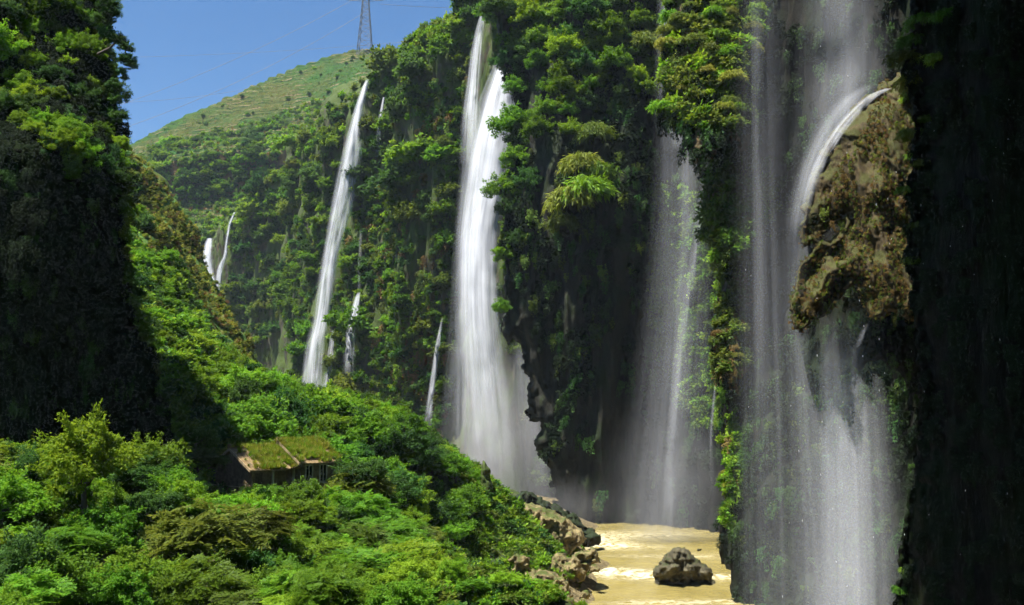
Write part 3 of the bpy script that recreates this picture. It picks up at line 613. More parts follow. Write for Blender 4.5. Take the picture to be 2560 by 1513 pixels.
def proto_obj(me):
    o = bpy.data.objects.new('prototype_' + me.name, me); return o
def stuff(name, pts, rots, scl, meshes, label, cat=None, weights=None, seed=0):
    """One object of countless small plants: instances on points."""
    pts = np.asarray(pts, np.float32); n = len(pts)
    me = bpy.data.meshes.new(name); me.vertices.add(n); me.vertices.foreach_set('co', pts.ravel())
    r = np.random.default_rng(seed + n)
    a = me.attributes.new('rot', 'FLOAT_VECTOR', 'POINT'); a.data.foreach_set('vector', np.asarray(rots, np.float32).ravel())
    scl = np.asarray(scl, np.float32); scl = np.repeat(scl[:, None], 3, 1) if scl.ndim == 1 else scl
    a = me.attributes.new('scl', 'FLOAT_VECTOR', 'POINT'); a.data.foreach_set('vector', scl.ravel())
    a = me.attributes.new('idx', 'INT', 'POINT'); a.data.foreach_set('value', r.choice(len(meshes), n, p=weights).astype(np.int32))
    o = link(name, me); tag(o, label, cat, None, 'stuff')
    g = bpy.data.node_groups.new(name, 'GeometryNodeTree'); g.interface.new_socket('Geometry', in_out='INPUT', socket_type='NodeSocketGeometry'); g.interface.new_socket('Geometry', in_out='OUTPUT', socket_type='NodeSocketGeometry')
    gi, go = g.nodes.new('NodeGroupInput'), g.nodes.new('NodeGroupOutput'); L = g.links
    iop = g.nodes.new('GeometryNodeInstanceOnPoints'); L.new(gi.outputs[0], iop.inputs['Points'])
    jn = g.nodes.new('GeometryNodeJoinGeometry')
    for m in meshes[::-1]:
        ob = g.nodes.new('GeometryNodeObjectInfo'); ob.inputs['Object'].default_value = proto_obj(m); ob.inputs['As Instance'].default_value = True
        L.new(ob.outputs['Geometry'], jn.inputs[0])
    L.new(jn.outputs[0], iop.inputs['Instance']); iop.inputs['Pick Instance'].default_value = True
    def att(nm, typ):
        x = g.nodes.new('GeometryNodeInputNamedAttribute'); x.data_type = typ; x.inputs['Name'].default_value = nm; return x.outputs['Attribute']
    L.new(att('idx', 'INT'), iop.inputs['Instance Index'])
    e = g.nodes.new('FunctionNodeEulerToRotation'); L.new(att('rot', 'FLOAT_VECTOR'), e.inputs[0]); L.new(e.outputs[0], iop.inputs['Rotation'])
    L.new(att('scl', 'FLOAT_VECTOR'), iop.inputs['Scale']); L.new(iop.outputs[0], go.inputs[0])
    md = o.modifiers.new('scatter', 'NODES'); md.node_group = g
    return o

# ------------------------------------------------------------------ sight lines onto the rock, for planting
from mathutils.bvhtree import BVHTree
def bvh_of(objs):
    V, F = [], []
    for o in objs:
        n = len(V); me = o.data; v = np.empty(len(me.vertices) * 3, np.float32); me.vertices.foreach_get('co', v)
        f = np.empty(len(me.loops), np.int32); me.loops.foreach_get('vertex_index', f)
        V += v.reshape(-1, 3).tolist(); F += (f.reshape(-1, 4) + n).tolist()
    return BVHTree.FromPolygons(V, F)
B_FAR = bvh_of([far_cliff]); B_HILL = bvh_of([hill]); B_SPUR = bvh_of([spur, ground]); B_LEFT = bvh_of([left_cliff]); B_PROM = bvh_of([prom]); B_RIGHT = bvh_of([right_cliff])
EYE = Vector((0, 0, CAMZ))
def hit(b, px, py):
    d = Vector(P(px, py, 100.0)) - EYE; d.normalize(); h = b.ray_cast(EYE, d)
    return (None, None) if h[0] is None else (np.array(h[0]), np.array(h[1] if h[1].dot(d) < 0 else -h[1]))
def inpoly(px, py, poly): return poly_sdf(np.array([px]), np.array([py]), poly)[0] > 0
def sample_poly(poly, n, r):
    poly = np.asarray(poly, float); lo, hi = poly.min(0), poly.max(0); out = []
    while len(out) < n:
        c = r.uniform(lo, hi, (n * 2, 2)); out += list(c[poly_sdf(c[:, 0], c[:, 1], poly) > 0])
    return np.array(out[:n])
def spaced(pts, r, radius):
    keep = []; 
    for p, rad in zip(pts, radius):
        if all((p[0] - k[0]) ** 2 + (p[1] - k[1]) ** 2 > (rad * .5 + k[2] * .5) ** 2 for k in keep): keep.append((p[0], p[1], rad))
    return keep
def facing(nrm): return math.atan2(nrm[1], nrm[0]) + PI / 2    # turns a -Y facing curtain to the wall's outward side

HUE = {'deep': 'dark green', 'mid': 'mid green', 'bright': 'bright green', 'olive': 'olive green', 'yellow': 'yellow green', 'brown': 'rusty'}
def size_word(R, a, b): return 'small ' if R < a else ('large ' if R > b else '')
def band(v, edges, words): return words[int(np.searchsorted(edges, v))]
def plant(name, me, loc, scale, rotz, label, cat, group=None, rot=None):
    o = link(name, me, None, loc, rot or (rng.normal() * .08, rng.normal() * .08, rotz), scale); return tag(o, label, cat, group)

# ------------------------------------------------------------------ waterfalls
def sheet_mesh(path, bulge, jitter, seed, mat, nu=14, nv=90, shrink=1.0, shift=0.0, fade=(.03, .06)):
    """path rows: px, py, distance, width in px at that distance."""
    C = catmull(np.asarray(path, float), nv); u = np.linspace(0, 1, nu)
    w = C[:, 3] * shrink; k = u[None, :] * 2 - 1
    PX = C[:, 0][:, None] + shift * w[:, None] + k * w[:, None] / 2; PY = np.repeat(C[:, 1][:, None], nu, 1)
    D = C[:, 2][:, None] - bulge * (1 - k ** 2) 
    W0 = P(PX, PY, D); D = D + jitter * fbm(W0 * np.array([.5, .2, .12]), 3, seed); W0 = P(PX, PY, D)
    mid = W0[:, nu // 2]; s = np.r_[0, np.cumsum(np.linalg.norm(np.diff(mid, axis=0), axis=1))]
    uv = np.stack([np.repeat(u[None], nv, 0), np.repeat(s[:, None], nu, 1)], -1).reshape(-1, 2)
    i = np.arange(nu * nv).reshape(nv, nu); F = np.stack([i[:-1, :-1].ravel(), i[1:, :-1].ravel(), i[1:, 1:].ravel(), i[:-1, 1:].ravel()], -1)
    me = mesh_from('water_sheet', W0.reshape(-1, 3), F, [mat], True, uv)
    t = np.linspace(0, 1, nv); de = np.clip(t / max(fade[0], 1e-3), 0, 1) * np.clip((1 - t) / max(fade[1], 1e-3), 0, 1)
    a = me.attributes.new('dens', 'FLOAT', 'POINT'); a.data.foreach_set('value', np.repeat(de[:, None], nu, 1).ravel().astype(np.float32))
    return me
def waterfall(label, parts, name='waterfall'):
    root = bpy.data.objects.new(name, None); COL.objects.link(root); root.empty_display_size = 2
    p0 = parts[0][0][-1]; root.location = [float(a) for a in P(p0[0], p0[1], p0[2])]; tag(root, label, 'waterfall')
    for j, (path, mat, bulge, layers, fade) in enumerate(parts):
        for L in range(layers):
            pth = np.array(path, float); pth[:, 2] += (L - layers / 2) * .9
            me = sheet_mesh(pth, bulge, .5 + .2 * L, 1000 + 17 * j + L, FM[mat], shrink=1 - .16 * L if layers > 1 else 1, shift=((-1) ** L) * .05 * L, fade=fade)
            o = link('water_sheet', me, root); o.matrix_parent_inverse = Matrix.Translation(-root.location)
    return root
def on(b, rows, off=2.0, lift=None):
    """Depth from the rock behind, kept smooth and in front of it."""
    out = []; rows = catmull(np.asarray(rows, float), 26)
    for px, py, w in rows:
        ds = [h[0][1] for h in (hit(b, px + dx * w * .5, py) for dx in (-1, -.5, 0, .5, 1)) if h[0] is not None]
        out.append([px, py, (min(ds) if ds else np.nan), w])
    A = np.array(out); y = A[:, 2]; ok = ~np.isnan(y); y = np.interp(np.arange(len(y)), np.arange(len(y))[ok], y[ok])
    for _ in range(2): y[1:-1] = np.minimum(y[1:-1], (y[:-2] + y[2:]) / 2 + .5)
    t = np.linspace(0, 1, len(y)); ln = y[0] + (min(y[-3:].min(), y[0]) - y[0]) * t; y = ln - max((ln - y).max(), 0); A[:, 2] = y - off; return [tuple(a) for a in A]
F_ = (.02, .12)
waterfall('tall white main waterfall plunging in the middle of the gorge', [
    (on(B_FAR, [(508, 52, 20), (507, 75, 40), (503, 100, 54), (494, 145, 62), (487, 190, 60), (481, 225, 56), (479, 260, 56), (479, 300, 58), (481, 340, 62), (484, 380, 68), (487, 420, 76), (490, 460, 84), (495, 520, 92)], 3.0), 'main', 2.5, 5, (.02, .42)),
    (on(B_FAR, [(486, 5, 5), (481, 25, 11), (477, 50, 15), (474, 85, 18), (471, 120, 22), (469, 165, 26)], 2.0), 'thin', .8, 2, (.02, .3)),
    (on(B_FAR, [(472, 100, 22), (467, 200, 26), (461, 290, 26), (457, 370, 30), (452, 450, 34)], 1.6), 'veil', .8, 2, (.3, .2)),
    (on(B_FAR, [(520, 340, 30), (524, 380, 44), (528, 420, 60), (532, 460, 80), (535, 520, 100)], 3.0), 'veil', 1, 3, (.15, .2))])
waterfall('slender white waterfall slanting down the wall left of the main fall', [
    (on(B_FAR, [(368, 79, 6), (363, 95, 10), (357, 120, 15), (349, 160, 21), (342, 200, 24), (334, 240, 22), (327, 280, 22), (321, 320, 22), (315, 350, 24), (312, 400, 30)], 2.0), 'thin', 1.2, 3, (.05, .05)),
    (on(B_FAR, [(361, 140, 8), (356, 170, 9), (350, 205, 9), (341, 235, 8), (334, 260, 9), (328, 300, 9)], 1.8), 'thin', .5, 2, (.1, .15)),
    (on(B_FAR, [(333, 330, 6), (330, 360, 9), (325, 395, 12)], 2.0), 'thin', .5, 1, (.1, .1))])
waterfall('thin trickle high on the wall beside the slender fall', [(on(B_FAR, [(384, 97, 3), (381, 115, 5), (379, 135, 7), (377, 158, 8)], 2.0), 'thin', .3, 2, (.02, .3))])
waterfall('short wispy cascade low on the wall between the two big falls', [
    (on(B_FAR, [(361, 230, 4), (360, 260, 5), (359, 290, 5)], 1.5), 'veil', .2, 2, (.1, .1)),
    (on(B_FAR, [(359, 292, 5), (355, 310, 10), (351, 335, 13), (349, 375, 16)], 2.0), 'thin', .4, 2, (.12, .4))])
waterfall('faint ribbon of water just left of the main fall foot', [(on(B_FAR, [(443, 316, 3), (438, 345, 7), (433, 385, 9), (427, 430, 11)], 2.0), 'thin', .3, 2, (.3, .3))])
waterfall('small distant white fall on the left, the broader of two', [([(210, 238, 505, 7), (208, 248, 504, 12), (207, 260, 503, 14), (209, 272, 502, 12), (213, 290, 500, 11)], 'main', 1.0, 3, (.03, .05))])
waterfall('small distant thin fall on the left, the narrower of two', [(on(B_FAR, [(235, 212, 3), (230, 224, 4), (227, 240, 4), (225, 256, 5), (220, 270, 8), (217, 295, 10)], 2.0), 'thin', .5, 3, (.02, .05))])
V7 = [(669, -20, 186, 26), (668, 30, 186, 30), (672, 90, 185, 42), (684, 150, 184, 72), (686, 220, 183, 86), (682, 300, 182, 96), (676, 400, 180, 110), (671, 480, 179, 124), (668, 552, 178, 136)]
waterfall('misty veil fall dropping to the river behind the bamboo curtain', [
    (V7, 'veil', 2, 3, (.0, .05)),
    ([(667, -20, 185, 9), (667, 30, 185, 9), (669, 90, 184, 10), (678, 150, 183, 14)], 'thin', .4, 1, (.0, .3)),
    ([(704, 180, 181, 8), (698, 230, 181, 12), (690, 290, 180, 15), (680, 360, 179, 16), (674, 430, 178, 18), (668, 545, 177, 26)], 'veil', .5, 3, (.1, .1)),
    ([(716, 380, 182, 3), (713, 410, 182, 5), (711, 440, 182, 5), (713, 500, 181, 10)], 'veil', .2, 4, (.2, .5))])
waterfall('very thin dark veil of drops between the tufa pillar and the brown outcrop', [
    ([(764, -20, 138, 74), (767, 150, 137, 84), (770, 300, 132, 92), (774, 450, 118, 104), (778, 640, 104, 116)], 'faint', 1, 2, (0, 0)),
    ([(756, -20, 136, 18), (759, 200, 134, 18), (762, 420, 118, 24)], 'faint', .4, 2, (0, .3))])
waterfall('broad grey veil fall pouring past the brown outcrop on the right', [
    ([(850, -20, 105, 124), (849, 60, 105, 126), (846, 130, 104, 128), (842, 220, 103, 130), (842, 320, 98, 122), (846, 420, 94, 128), (850, 520, 90, 138), (852, 660, 86, 150)], 'veil', 2, 3, (0, 0)),
    ([(850, -20, 104, 66), (848, 80, 104, 66), (844, 200, 103, 64), (848, 330, 97, 76), (854, 470, 92, 92), (858, 650, 86, 108)], 'veil', 1, 2, (0, 0)),
    ([(800, 240, 100, 26), (798, 320, 100, 32), (802, 420, 98, 40), (810, 560, 94, 54), (814, 650, 90, 60)], 'veil', .5, 1, (.2, 0)),
    ([(836, 312, 83, 52), (839, 400, 82.5, 66), (844, 500, 82, 76), (848, 650, 81, 88)], 'veil', .6, 2, (.30, 0))])
B_OUT = bvh_of([outc]); B_OUT2 = bvh_of([outc2])
slide = on(B_OUT, [(890, 88, 10), (872, 97, 16), (852, 116, 18), (836, 136, 18), (822, 160, 16), (812, 184, 14), (806, 208, 12)], .7)
waterfall('bright sheet of water sliding down the crest of the brown outcrop', [
    (slide, 'slick', .2, 2, (.05, .3)),
    ([(872, 84, 99, 26), (850, 100, 98, 34), (830, 126, 97, 36), (815, 155, 96, 34), (805, 185, 95, 32), (798, 220, 94, 32), (795, 260, 94, 34), (794, 330, 93, 40)], 'veil', .5, 4, (.15, .5))])
waterfall('curl of water running over the dark ledge under the outcrop', [([(874, 318, 94, 8), (866, 328, 94, 10), (859, 345, 93.5, 11), (855, 362, 93.5, 12), (853, 460, 92.5, 22)], 'veil', .4, 4, (.3, .6))])

# ------------------------------------------------------------------ bushes and creepers on the far wall
FALLS = [[(366, 78), (372, 80), (362, 160), (350, 230), (336, 300), (330, 395), (300, 395), (308, 330), (325, 240), (342, 150)],
         [(482, 0), (492, 0), (500, 50), (525, 60), (525, 100), (520, 160), (505, 240), (515, 320), (560, 520), (440, 520), (455, 350), (455, 200), (465, 80)],
         [(205, 235), (215, 236), (218, 300), (200, 300)], [(238, 210), (232, 240), (228, 300), (214, 300), (222, 240), (230, 210)]]
def clear(px, py):
    px, py = np.asarray(px, float), np.asarray(py, float); return np.all([poly_sdf(px, py, f) <= 2.5 for f in FALLS], axis=0)
def nz2(px, py, sx, sy, z, o, seed): return fbm(np.stack([np.asarray(px) / sx, np.asarray(py) / sy, 0 * np.asarray(px) + z], -1), o, seed)
r3 = np.random.default_rng(33)
WALL = [(222, 300), (240, 215), (262, 180), (285, 152), (305, 128), (330, 105), (348, 86), (366, 80), (385, 66), (392, 50), (410, 34), (440, 10), (478, -6), (560, -10), (560, 500), (440, 500), (300, 400), (230, 330)]
cand = sample_poly(WALL, 2600, r3); rad = np.clip(r3.lognormal(2.2, .42, len(cand)), 4.5, 22) * np.interp(cand[:, 0], [220, 330, 500], [.62, .8, 1.15])
dens = fbm(np.c_[cand / 34., np.zeros(len(cand))], 3, 5)
okc = clear(cand[:, 0], cand[:, 1])
keep = [(p, a) for p, a, d, c_ in zip(cand, rad, dens, okc) if c_ and d + (.40 - .0014 * max(p[1] - 60, 0)) > -.05]
sp = spaced([k[0] for k in keep], r3, [k[1] * .95 for k in keep])
nb = 0
for px, py, a in sp:
    if nb >= 290: break
    h, nr = hit(B_FAR, px, py)
    if h is None: continue
    R = a / .95 * h[1] / FPX; up = py < 230
    c = r3.choice(['deep', 'mid', 'bright', 'olive'], p=[.34, .40, .12, .14] if px > 330 else [.40, .42, .08, .10])
    side = band(px, [250, 285, 325, 372, 405, 445, 480], ['near the distant falls', 'below the crags', 'left of the slender fall', 'beside the slender fall', 'right of the slender fall', 'between the big falls', 'left of the main fall', 'at the main fall'])
    ht = band(py, [70, 130, 190, 260, 330], ['atop the', 'high on the', 'on the upper', 'halfway up the', 'low on the', 'near the foot of'])
    plant('cliff_bush', FAR[c][r3.integers(3)], h + nr * R * .35, R * r3.uniform(.85, 1.2) * np.array([r3.uniform(.8, 1.3), r3.uniform(.8, 1.3), r3.uniform(.75, 1.2)]), r3.uniform(0, 6.28), f'{size_word(R, 2.2, 3.6)}{HUE[c]} bush {ht} far wall {side}', 'bush', 'bushes on the far gorge wall'); nb += 1
# undergrowth between them and drooping moss
def cover(b, poly, n, smin, smax, seed, keepf=None):
    r = np.random.default_rng(seed); pts, rots, scl = [], [], []
    S = sample_poly(poly, n, r)
    if keepf: S = S[keepf(S[:, 0], S[:, 1])]
    for p in S:
        h, nr = hit(b, *p)
        if h is None: continue
        pts.append(h + nr * .2); rots.append((r.normal() * .2, r.normal() * .2, facing(nr) + r.normal() * .35)); scl.append(r.uniform(smin, smax) * h[1] / FPX)
    return pts, rots, scl
dn3 = lambda px, py: clear(px, py) & (nz2(px, py, 28., 40., 3., 3, 6) > -.28)
pts, rots, scl = cover(B_FAR, WALL, 5200, 3.2, 6.0, 41, dn3)
stuff('undergrowth', pts, rots, scl, [CLUMP['mid'], CLUMP['deep'], CLUMP['olive'], HANG['olive'], HANG['mid'], CLUMP['bright'], HANG['deep']], 'low growth and hanging moss between the bushes of the far wall', weights=[.24, .2, .14, .12, .12, .08, .10])
pts, rots, scl = cover(B_FAR, [(186, 222), (215, 214), (240, 200), (264, 178), (262, 205), (240, 232), (232, 246), (222, 222), (214, 236), (200, 246)], 260, 2.2, 4.5, 42)
stuff('undergrowth', pts, rots, scl, [CLUMP['bright'], CLUMP['mid'], GRASS['olive'], CLUMP['deep']], 'bright scrub around the heads of the two distant falls')
pts, rots, scl = cover(B_FAR, [(380, 66), (392, 50), (405, 36), (425, 20), (450, 0), (480, -5), (478, 12), (445, 32), (412, 54), (390, 70)], 420, 3, 7, 44)
stuff('undergrowth', pts, rots, scl, [CLUMP['mid'], CLUMP['deep'], CLUMP['bright'], CLUMP['olive']], 'scrub along the rim of the far wall against the sky')
pts, rots, scl = cover(B_FAR, [(330, 230), (480, 60), (470, 500), (400, 440), (320, 400)], 900, 4, 9, 43, lambda px, py: clear(px, py) & (nz2(px, py, 20., 34., 9., 3, 16) > .12))
stuff('hanging_moss', pts, rots, scl, [HANG['brown'], HANG['olive'], BAMB['olive'][0], HANG['bright']], 'rusty and olive moss curtains on the wall beside the main fall', weights=[.35, .35, .1, .2])

# ------------------------------------------------------------------ hill: scattered shrubs along the terraces, crags' bushes
r4 = np.random.default_rng(44); n4 = 0
for p in sample_poly([(150, 140), (260, 86), (345, 56), (385, 62), (330, 105), (285, 150), (240, 205), (160, 205)], 900, r4):
    crag = 138 < p[1] < 205 and p[0] < 262
    if n4 >= 110: break
    if (not crag and r4.random() > .10) or (crag and r4.random() > .24): continue
    h, nr = hit(B_HILL, *p)
    if h is None: continue
    R = (r4.uniform(2.0, 5.6) if crag else r4.uniform(1.0, 2.0)); c = r4.choice(['deep', 'mid', 'bright'], p=[.4, .45, .15]); n4 += 1
    where = band(p[0], [180, 215, 240, 290], ['at its left end', 'left of its middle', 'right of its middle', 'towards the slender fall', 'below the pylon'])
    plant('hill_bush', FAR[c][r4.integers(3)], h + np.array([0, 0, R * .3]), R, r4.uniform(0, 6.28), (size_word(R, 3, 4.6) + HUE[c] + ' bush on the crag band ' + where) if crag else f'{HUE[c]} shrub dot on the terraced hill ' + band(p[1], [90, 120, 150], ['near its crest', 'on its upper slope', 'on its middle slope', 'on its lower slope']) + ' ' + where.replace('its', 'the'), 'bush', 'bushes on the crags' if crag else 'shrubs on the terraces')
pts, rots, scl = cover(B_HILL, [(140, 150), (200, 135), (260, 122), (320, 98), (345, 95), (330, 110), (285, 155), (230, 215), (190, 250), (150, 205)], 1300, 1.6, 3.6, 45)
stuff('hill_scrub', pts, rots, scl, [CLUMP['mid'], CLUMP['bright'], GRASS['olive'], CLUMP['deep'], GRASS['brown']], 'low scrub and grass on the terraced hill', weights=[.3, .25, .2, .15, .1])

pts, rots, scl = cover(B_HILL, [(146, 140), (200, 113), (250, 88), (300, 68), (345, 55), (390, 58), (345, 95), (260, 125), (200, 138)], 1500, .5, 1.1, 46)
stuff('hill_scrub', pts, rots, scl, [GRASS['bright'], GRASS['olive'], GRASS['olive'], GRASS['brown']], 'fine crops and grass on the upper terraces of the hill', weights=[.35, .3, .2, .15])
# ------------------------------------------------------------------ promontory trees
r5 = np.random.default_rng(55); n5 = 0
PTOP = [(488, -12), (660, -12), (655, 60), (640, 110), (610, 90), (590, 140), (560, 130), (540, 155), (520, 150), (505, 95), (494, 50)]
cand = sample_poly(PTOP, 500, r5)
for px, py, a in spaced(cand, r5, r5.uniform(10, 20, len(cand))):
    h, nr = hit(B_PROM, px, py)
    if h is None: continue
    R = a * .95 * h[1] / FPX; c = r5.choice(['deep', 'mid', 'bright'], p=[.35, .5, .15])
    plant('overhanging_tree', MIDP[c][r5.integers(3)], h + nr * R * .5 + np.array([0, 0, R * .1]), R * r5.uniform(.9, 1.25), r5.uniform(0, 6.28), f'{size_word(R, 2.6, 3.6)}{HUE[c]} tree ' + band(py, [25, 70], ['at the top edge', 'on the upper slope', 'on the lower canopy']) + ' of the promontory ' + band(px, [525, 560, 595, 630], ['next to the main fall', 'left of its middle', 'at its middle', 'right of its middle', 'next to the misty veil']), 'tree', 'trees on the promontory'); n5 += 1
for px, py, a, c, lab in [(506, 62, 14, 'deep', 'dark tree leaning over the top of the main fall'), (512, 88, 11, 'mid', 'leafy branch tree hanging into the main fall below its lip'), (522, 125, 13, 'mid', 'bush on the promontory edge beside the upper main fall'), (516, 160, 15, 'mid', 'large bush bulging over the main fall edge at middle height'),
                          (503, 190, 17, 'mid', 'biggest bush reaching out over the main fall from the promontory'), (510, 210, 13, 'deep', 'dark bush just under the biggest one on the promontory edge'), (503, 255, 10, 'bright', 'light green bush low on the promontory edge'), (500, 308, 9, 'mid', 'lowest bush on the overhanging foot of the promontory'),
                          (528, 182, 14, 'deep', 'shaded bush behind the biggest bush on the promontory'), (520, 240, 12, 'deep', 'shaded bush on the lower promontory face')]:
    h, nr = hit(B_PROM, max(px, 514) + 2, py); Y = (h[1] if h is not None else 212) - 1.5
    R = a * Y / FPX * 1.05; plant('overhanging_bush', MIDP[c][n5 % 3], P(px, py, Y), R, r5.uniform(0, 6.28), lab, 'bush', None); n5 += 1
for px, py, a, c, lab in [(596, 140, 15, 'olive', 'upper bamboo tuft on the shaded promontory face'), (582, 170, 15, 'yellow', 'middle bamboo tuft on the shaded promontory face'), (590, 196, 19, 'bright', 'broad bamboo tuft low on the shaded promontory face'), (572, 205, 18, 'yellow', 'yellow bamboo tuft drooping from the promontory face'), (566, 228, 13, 'olive', 'lowest drooping bamboo tuft on the promontory face'), (600, 178, 13, 'mid', 'dark bamboo tuft at the side of the promontory face tufts'), (645, 50, 14, 'olive', 'bamboo tuft at the promontory top next to the veil')]:
    h, nr = hit(B_PROM, px, py)
    if h is None: continue
    R = a * 1.15 * h[1] / FPX
    plant('bamboo_tuft', BAMB[c][n5 % 3], h + np.array([-.8, -4.6, .1 * R]), R * np.array([1.45, 1.45, 1.7]), r5.uniform(0, 6.28), lab, 'bamboo'); n5 += 1
    ledge, _ = rock_mass('rock_ledge', [(px - a * .8, py - a * .3), (px, py - a * .55), (px + a * .8, py - a * .3), (px + a * .5, py + a * .4), (px - a * .1, py + a * .8), (px - a * .6, py + a * .3)], h[1] - .2, 2.4, M_CLIFF_DARK, step=1.2, round_px=8, rag=1.5, amp=.4, seed=int(px))
    tag(ledge, 'mossy ledge carrying the ' + lab, 'rock ledge')
pts, rots, scl = cover(B_PROM, [(500, 60), (655, 60), (650, 330), (630, 520), (560, 500), (520, 350), (508, 300)], 1500, 4, 10, 57, lambda px, py: nz2(px, py, 26., 60., 4., 3, 26) > -.05 + np.maximum(0, py - 260) / 700)
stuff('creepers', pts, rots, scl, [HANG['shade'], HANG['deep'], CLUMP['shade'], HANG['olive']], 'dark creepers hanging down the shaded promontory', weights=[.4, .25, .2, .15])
# alcove behind the veil and the dark wall
pts, rots, scl = cover(B_RIGHT, [(655, 180), (735, 200), (725, 420), (690, 430), (655, 330)], 520, 5, 10, 59)
stuff('creepers', pts, rots, scl, [HANG['mid'], CLUMP['mid'], CLUMP['bright'], HANG['bright']], 'green creepers in the alcove behind the misty veil fall')
pts, rots, scl = cover(B_RIGHT, [(640, 0), (900, 0), (905, 560), (760, 560), (640, 520)], 900, 5, 12, 61)
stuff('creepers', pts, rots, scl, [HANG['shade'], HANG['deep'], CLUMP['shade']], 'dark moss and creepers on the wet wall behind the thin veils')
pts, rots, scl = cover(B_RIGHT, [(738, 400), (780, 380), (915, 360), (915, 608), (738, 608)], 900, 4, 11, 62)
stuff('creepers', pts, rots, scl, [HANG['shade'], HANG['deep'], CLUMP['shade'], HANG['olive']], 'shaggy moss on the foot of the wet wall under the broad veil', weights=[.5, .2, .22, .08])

# ------------------------------------------------------------------ plants on the tufa curtains
def dress(o, lab, n, tufts, seed, cols, wts, bias=None, off=.6, group=None):
    """Bamboo and grass tufts on one curtain; each tuft an object."""
    b = bvh_of([o]); r = np.random.default_rng(seed); V = np.array([v.co for v in o.data.vertices]); q2 = proj(V); lo, hi = q2.min(0), q2.max(0)
    lo = np.maximum(lo, (-20, -20)); k = 0; out = []
    while k < n and len(out) < n:
        px, py = r.uniform(lo, hi); k += .02
        if bias and not bias(px, py, r): continue
        h, nr = hit(b, px, py)
        if h is None or any((px - a) ** 2 + (py - c) ** 2 < 22 for a, c in out): continue
        out.append((px, py)); R = r.uniform(*tufts); c = r.choice(cols, p=wts)
        plant('bamboo_tuft', BAMB[c][r.integers(3)], h + nr * R * .5 + np.array([0, 0, .05 * R]), R, r.uniform(0, 6.28), f'{size_word(R, tufts[0] * .65 + tufts[1] * .35, tufts[0] * .35 + tufts[1] * .65)}{HUE[c]} grassy tuft ' + band((py - lo[1]) / (hi[1] - lo[1]), [.2, .4, .6], ['at the top', 'in the upper half', 'at the middle', 'in the lower half']) + (' left' if px < (lo[0] + hi[0]) / 2 else ' right') + ' side of ' + lab, 'bamboo', 'tufts on ' + lab)
def fill(o, n, smin, smax, seed, mats, wts, label, bias=None, tall=1.0):
    b = bvh_of([o]); V = np.array([v.co for v in o.data.vertices]); q2 = proj(V); lo, hi = q2.min(0), q2.max(0)
    pts, rots, scl = cover(b, [(lo[0], lo[1]), (hi[0], lo[1]), (hi[0], hi[1]), (lo[0], hi[1])], n, smin, smax, seed, bias)
    scl = np.asarray(scl)[:, None] * np.array([1, 1, tall]) if pts else scl
    if pts: stuff('creepers', pts, rots, scl, mats, label, weights=wts, seed=seed)
dress(curtA, 'the yellow bamboo curtain', 46, (1.3, 2.6), 71, ['yellow', 'bright', 'olive', 'brown'], [.42, .22, .22, .14], lambda px, py, r: py < 118 and r.random() < 1.1 - py / 150)
fill(curtA, 700, 6, 13, 72, [CLUMP['olive'], HANG['olive'], HANG['shade'], CLUMP['bright']], [.25, .35, .25, .15], 'short growth filling the yellow bamboo curtain', lambda px, py: py < 130)
fill(curtA, 240, 8, 14, 73, [HANG['shade'], HANG['deep']], None, 'dark roots dangling under the yellow bamboo curtain', lambda px, py: py >= 105)
dress(curtB, 'the second tufa curtain', 26, (1.0, 1.9), 74, ['bright', 'yellow', 'olive', 'brown', 'mid'], [.26, .2, .26, .08, .2], lambda px, py, r: py < 240)
fill(curtB, 520, 6, 12, 75, [CLUMP['mid'], CLUMP['olive'], HANG['olive'], HANG['shade']], [.25, .25, .3, .2], 'short growth filling the second tufa curtain')
dress(curtC, 'the narrow tufa lobe', 16, (.7, 1.2), 76, ['olive', 'brown', 'yellow', 'bright'], [.34, .26, .2, .2])
fill(curtC, 380, 5, 10, 77, [CLUMP['olive'], HANG['olive'], HANG['brown'], HANG['shade']], [.25, .3, .2, .25], 'moss filling the narrow tufa lobe')
dress(curtD, 'the lowest green lobe', 20, (.7, 1.3), 78, ['bright', 'yellow', 'olive', 'mid'], [.4, .2, .2, .2])
fill(curtD, 380, 5, 10, 79, [CLUMP['bright'], CLUMP['mid'], HANG['olive'], HANG['brown']], [.3, .25, .3, .15], 'moss filling the lowest green lobe')
fill(outc, 9000, .7, 1.7, 80, [CLUMP['olive'], CLUMP['brown'], HANG['brown'], HANG['olive'], CLUMP['yellow'], HANG['shade']], [.20, .36, .16, .14, .06, .08], 'shaggy golden moss and ferns on the brown outcrop', lambda px, py: ~((px < 870) & (py < 215) & (px < 800 + (215 - py) * .62 + 10)) & (nz2(px, py, 16., 24., 2., 2, 3) > -.38), 1.3)
fill(outc, 130, 5, 9, 81, [HANG['shade'], HANG['brown'], HANG['olive']], None, 'ragged fringe hanging under the brown outcrop', lambda px, py: (py > 285) | ((px < 850) & (205 < py) & (py < 262)))
fill(outc2, 300, 5, 10, 82, [HANG['shade'], CLUMP['shade'], HANG['deep']], None, 'dark moss on the lower ledge under the outcrop')
rr = np.random.default_rng(82); B_BUT = bvh_of([nearw, outc])
for px, py, R, c in [(905, 62, 1.5, 'olive'), (912, 80, 1.7, 'yellow'), (918, 40, 1.6, 'mid'), (908, 100, 1.4, 'bright'), (914, 130, 1.3, 'olive'), (925, 20, 1.6, 'mid'), (910, 160, 1.2, 'mid')]:
    h, nr = hit(B_BUT, px, py)
    if h is not None: plant('bamboo_tuft', BAMB[c][rr.integers(3)], h + nr * .4, R, rr.uniform(0, 6.28), HUE[c] + ' bamboo tuft ' + band(py, [30, 50, 70, 90, 110, 140], ['at the very top', 'second from the top', 'third from the top', 'in the middle', 'third from the bottom', 'second from the bottom', 'lowest']) + ' beside the water slide', 'bamboo', 'tufts above the water slide')
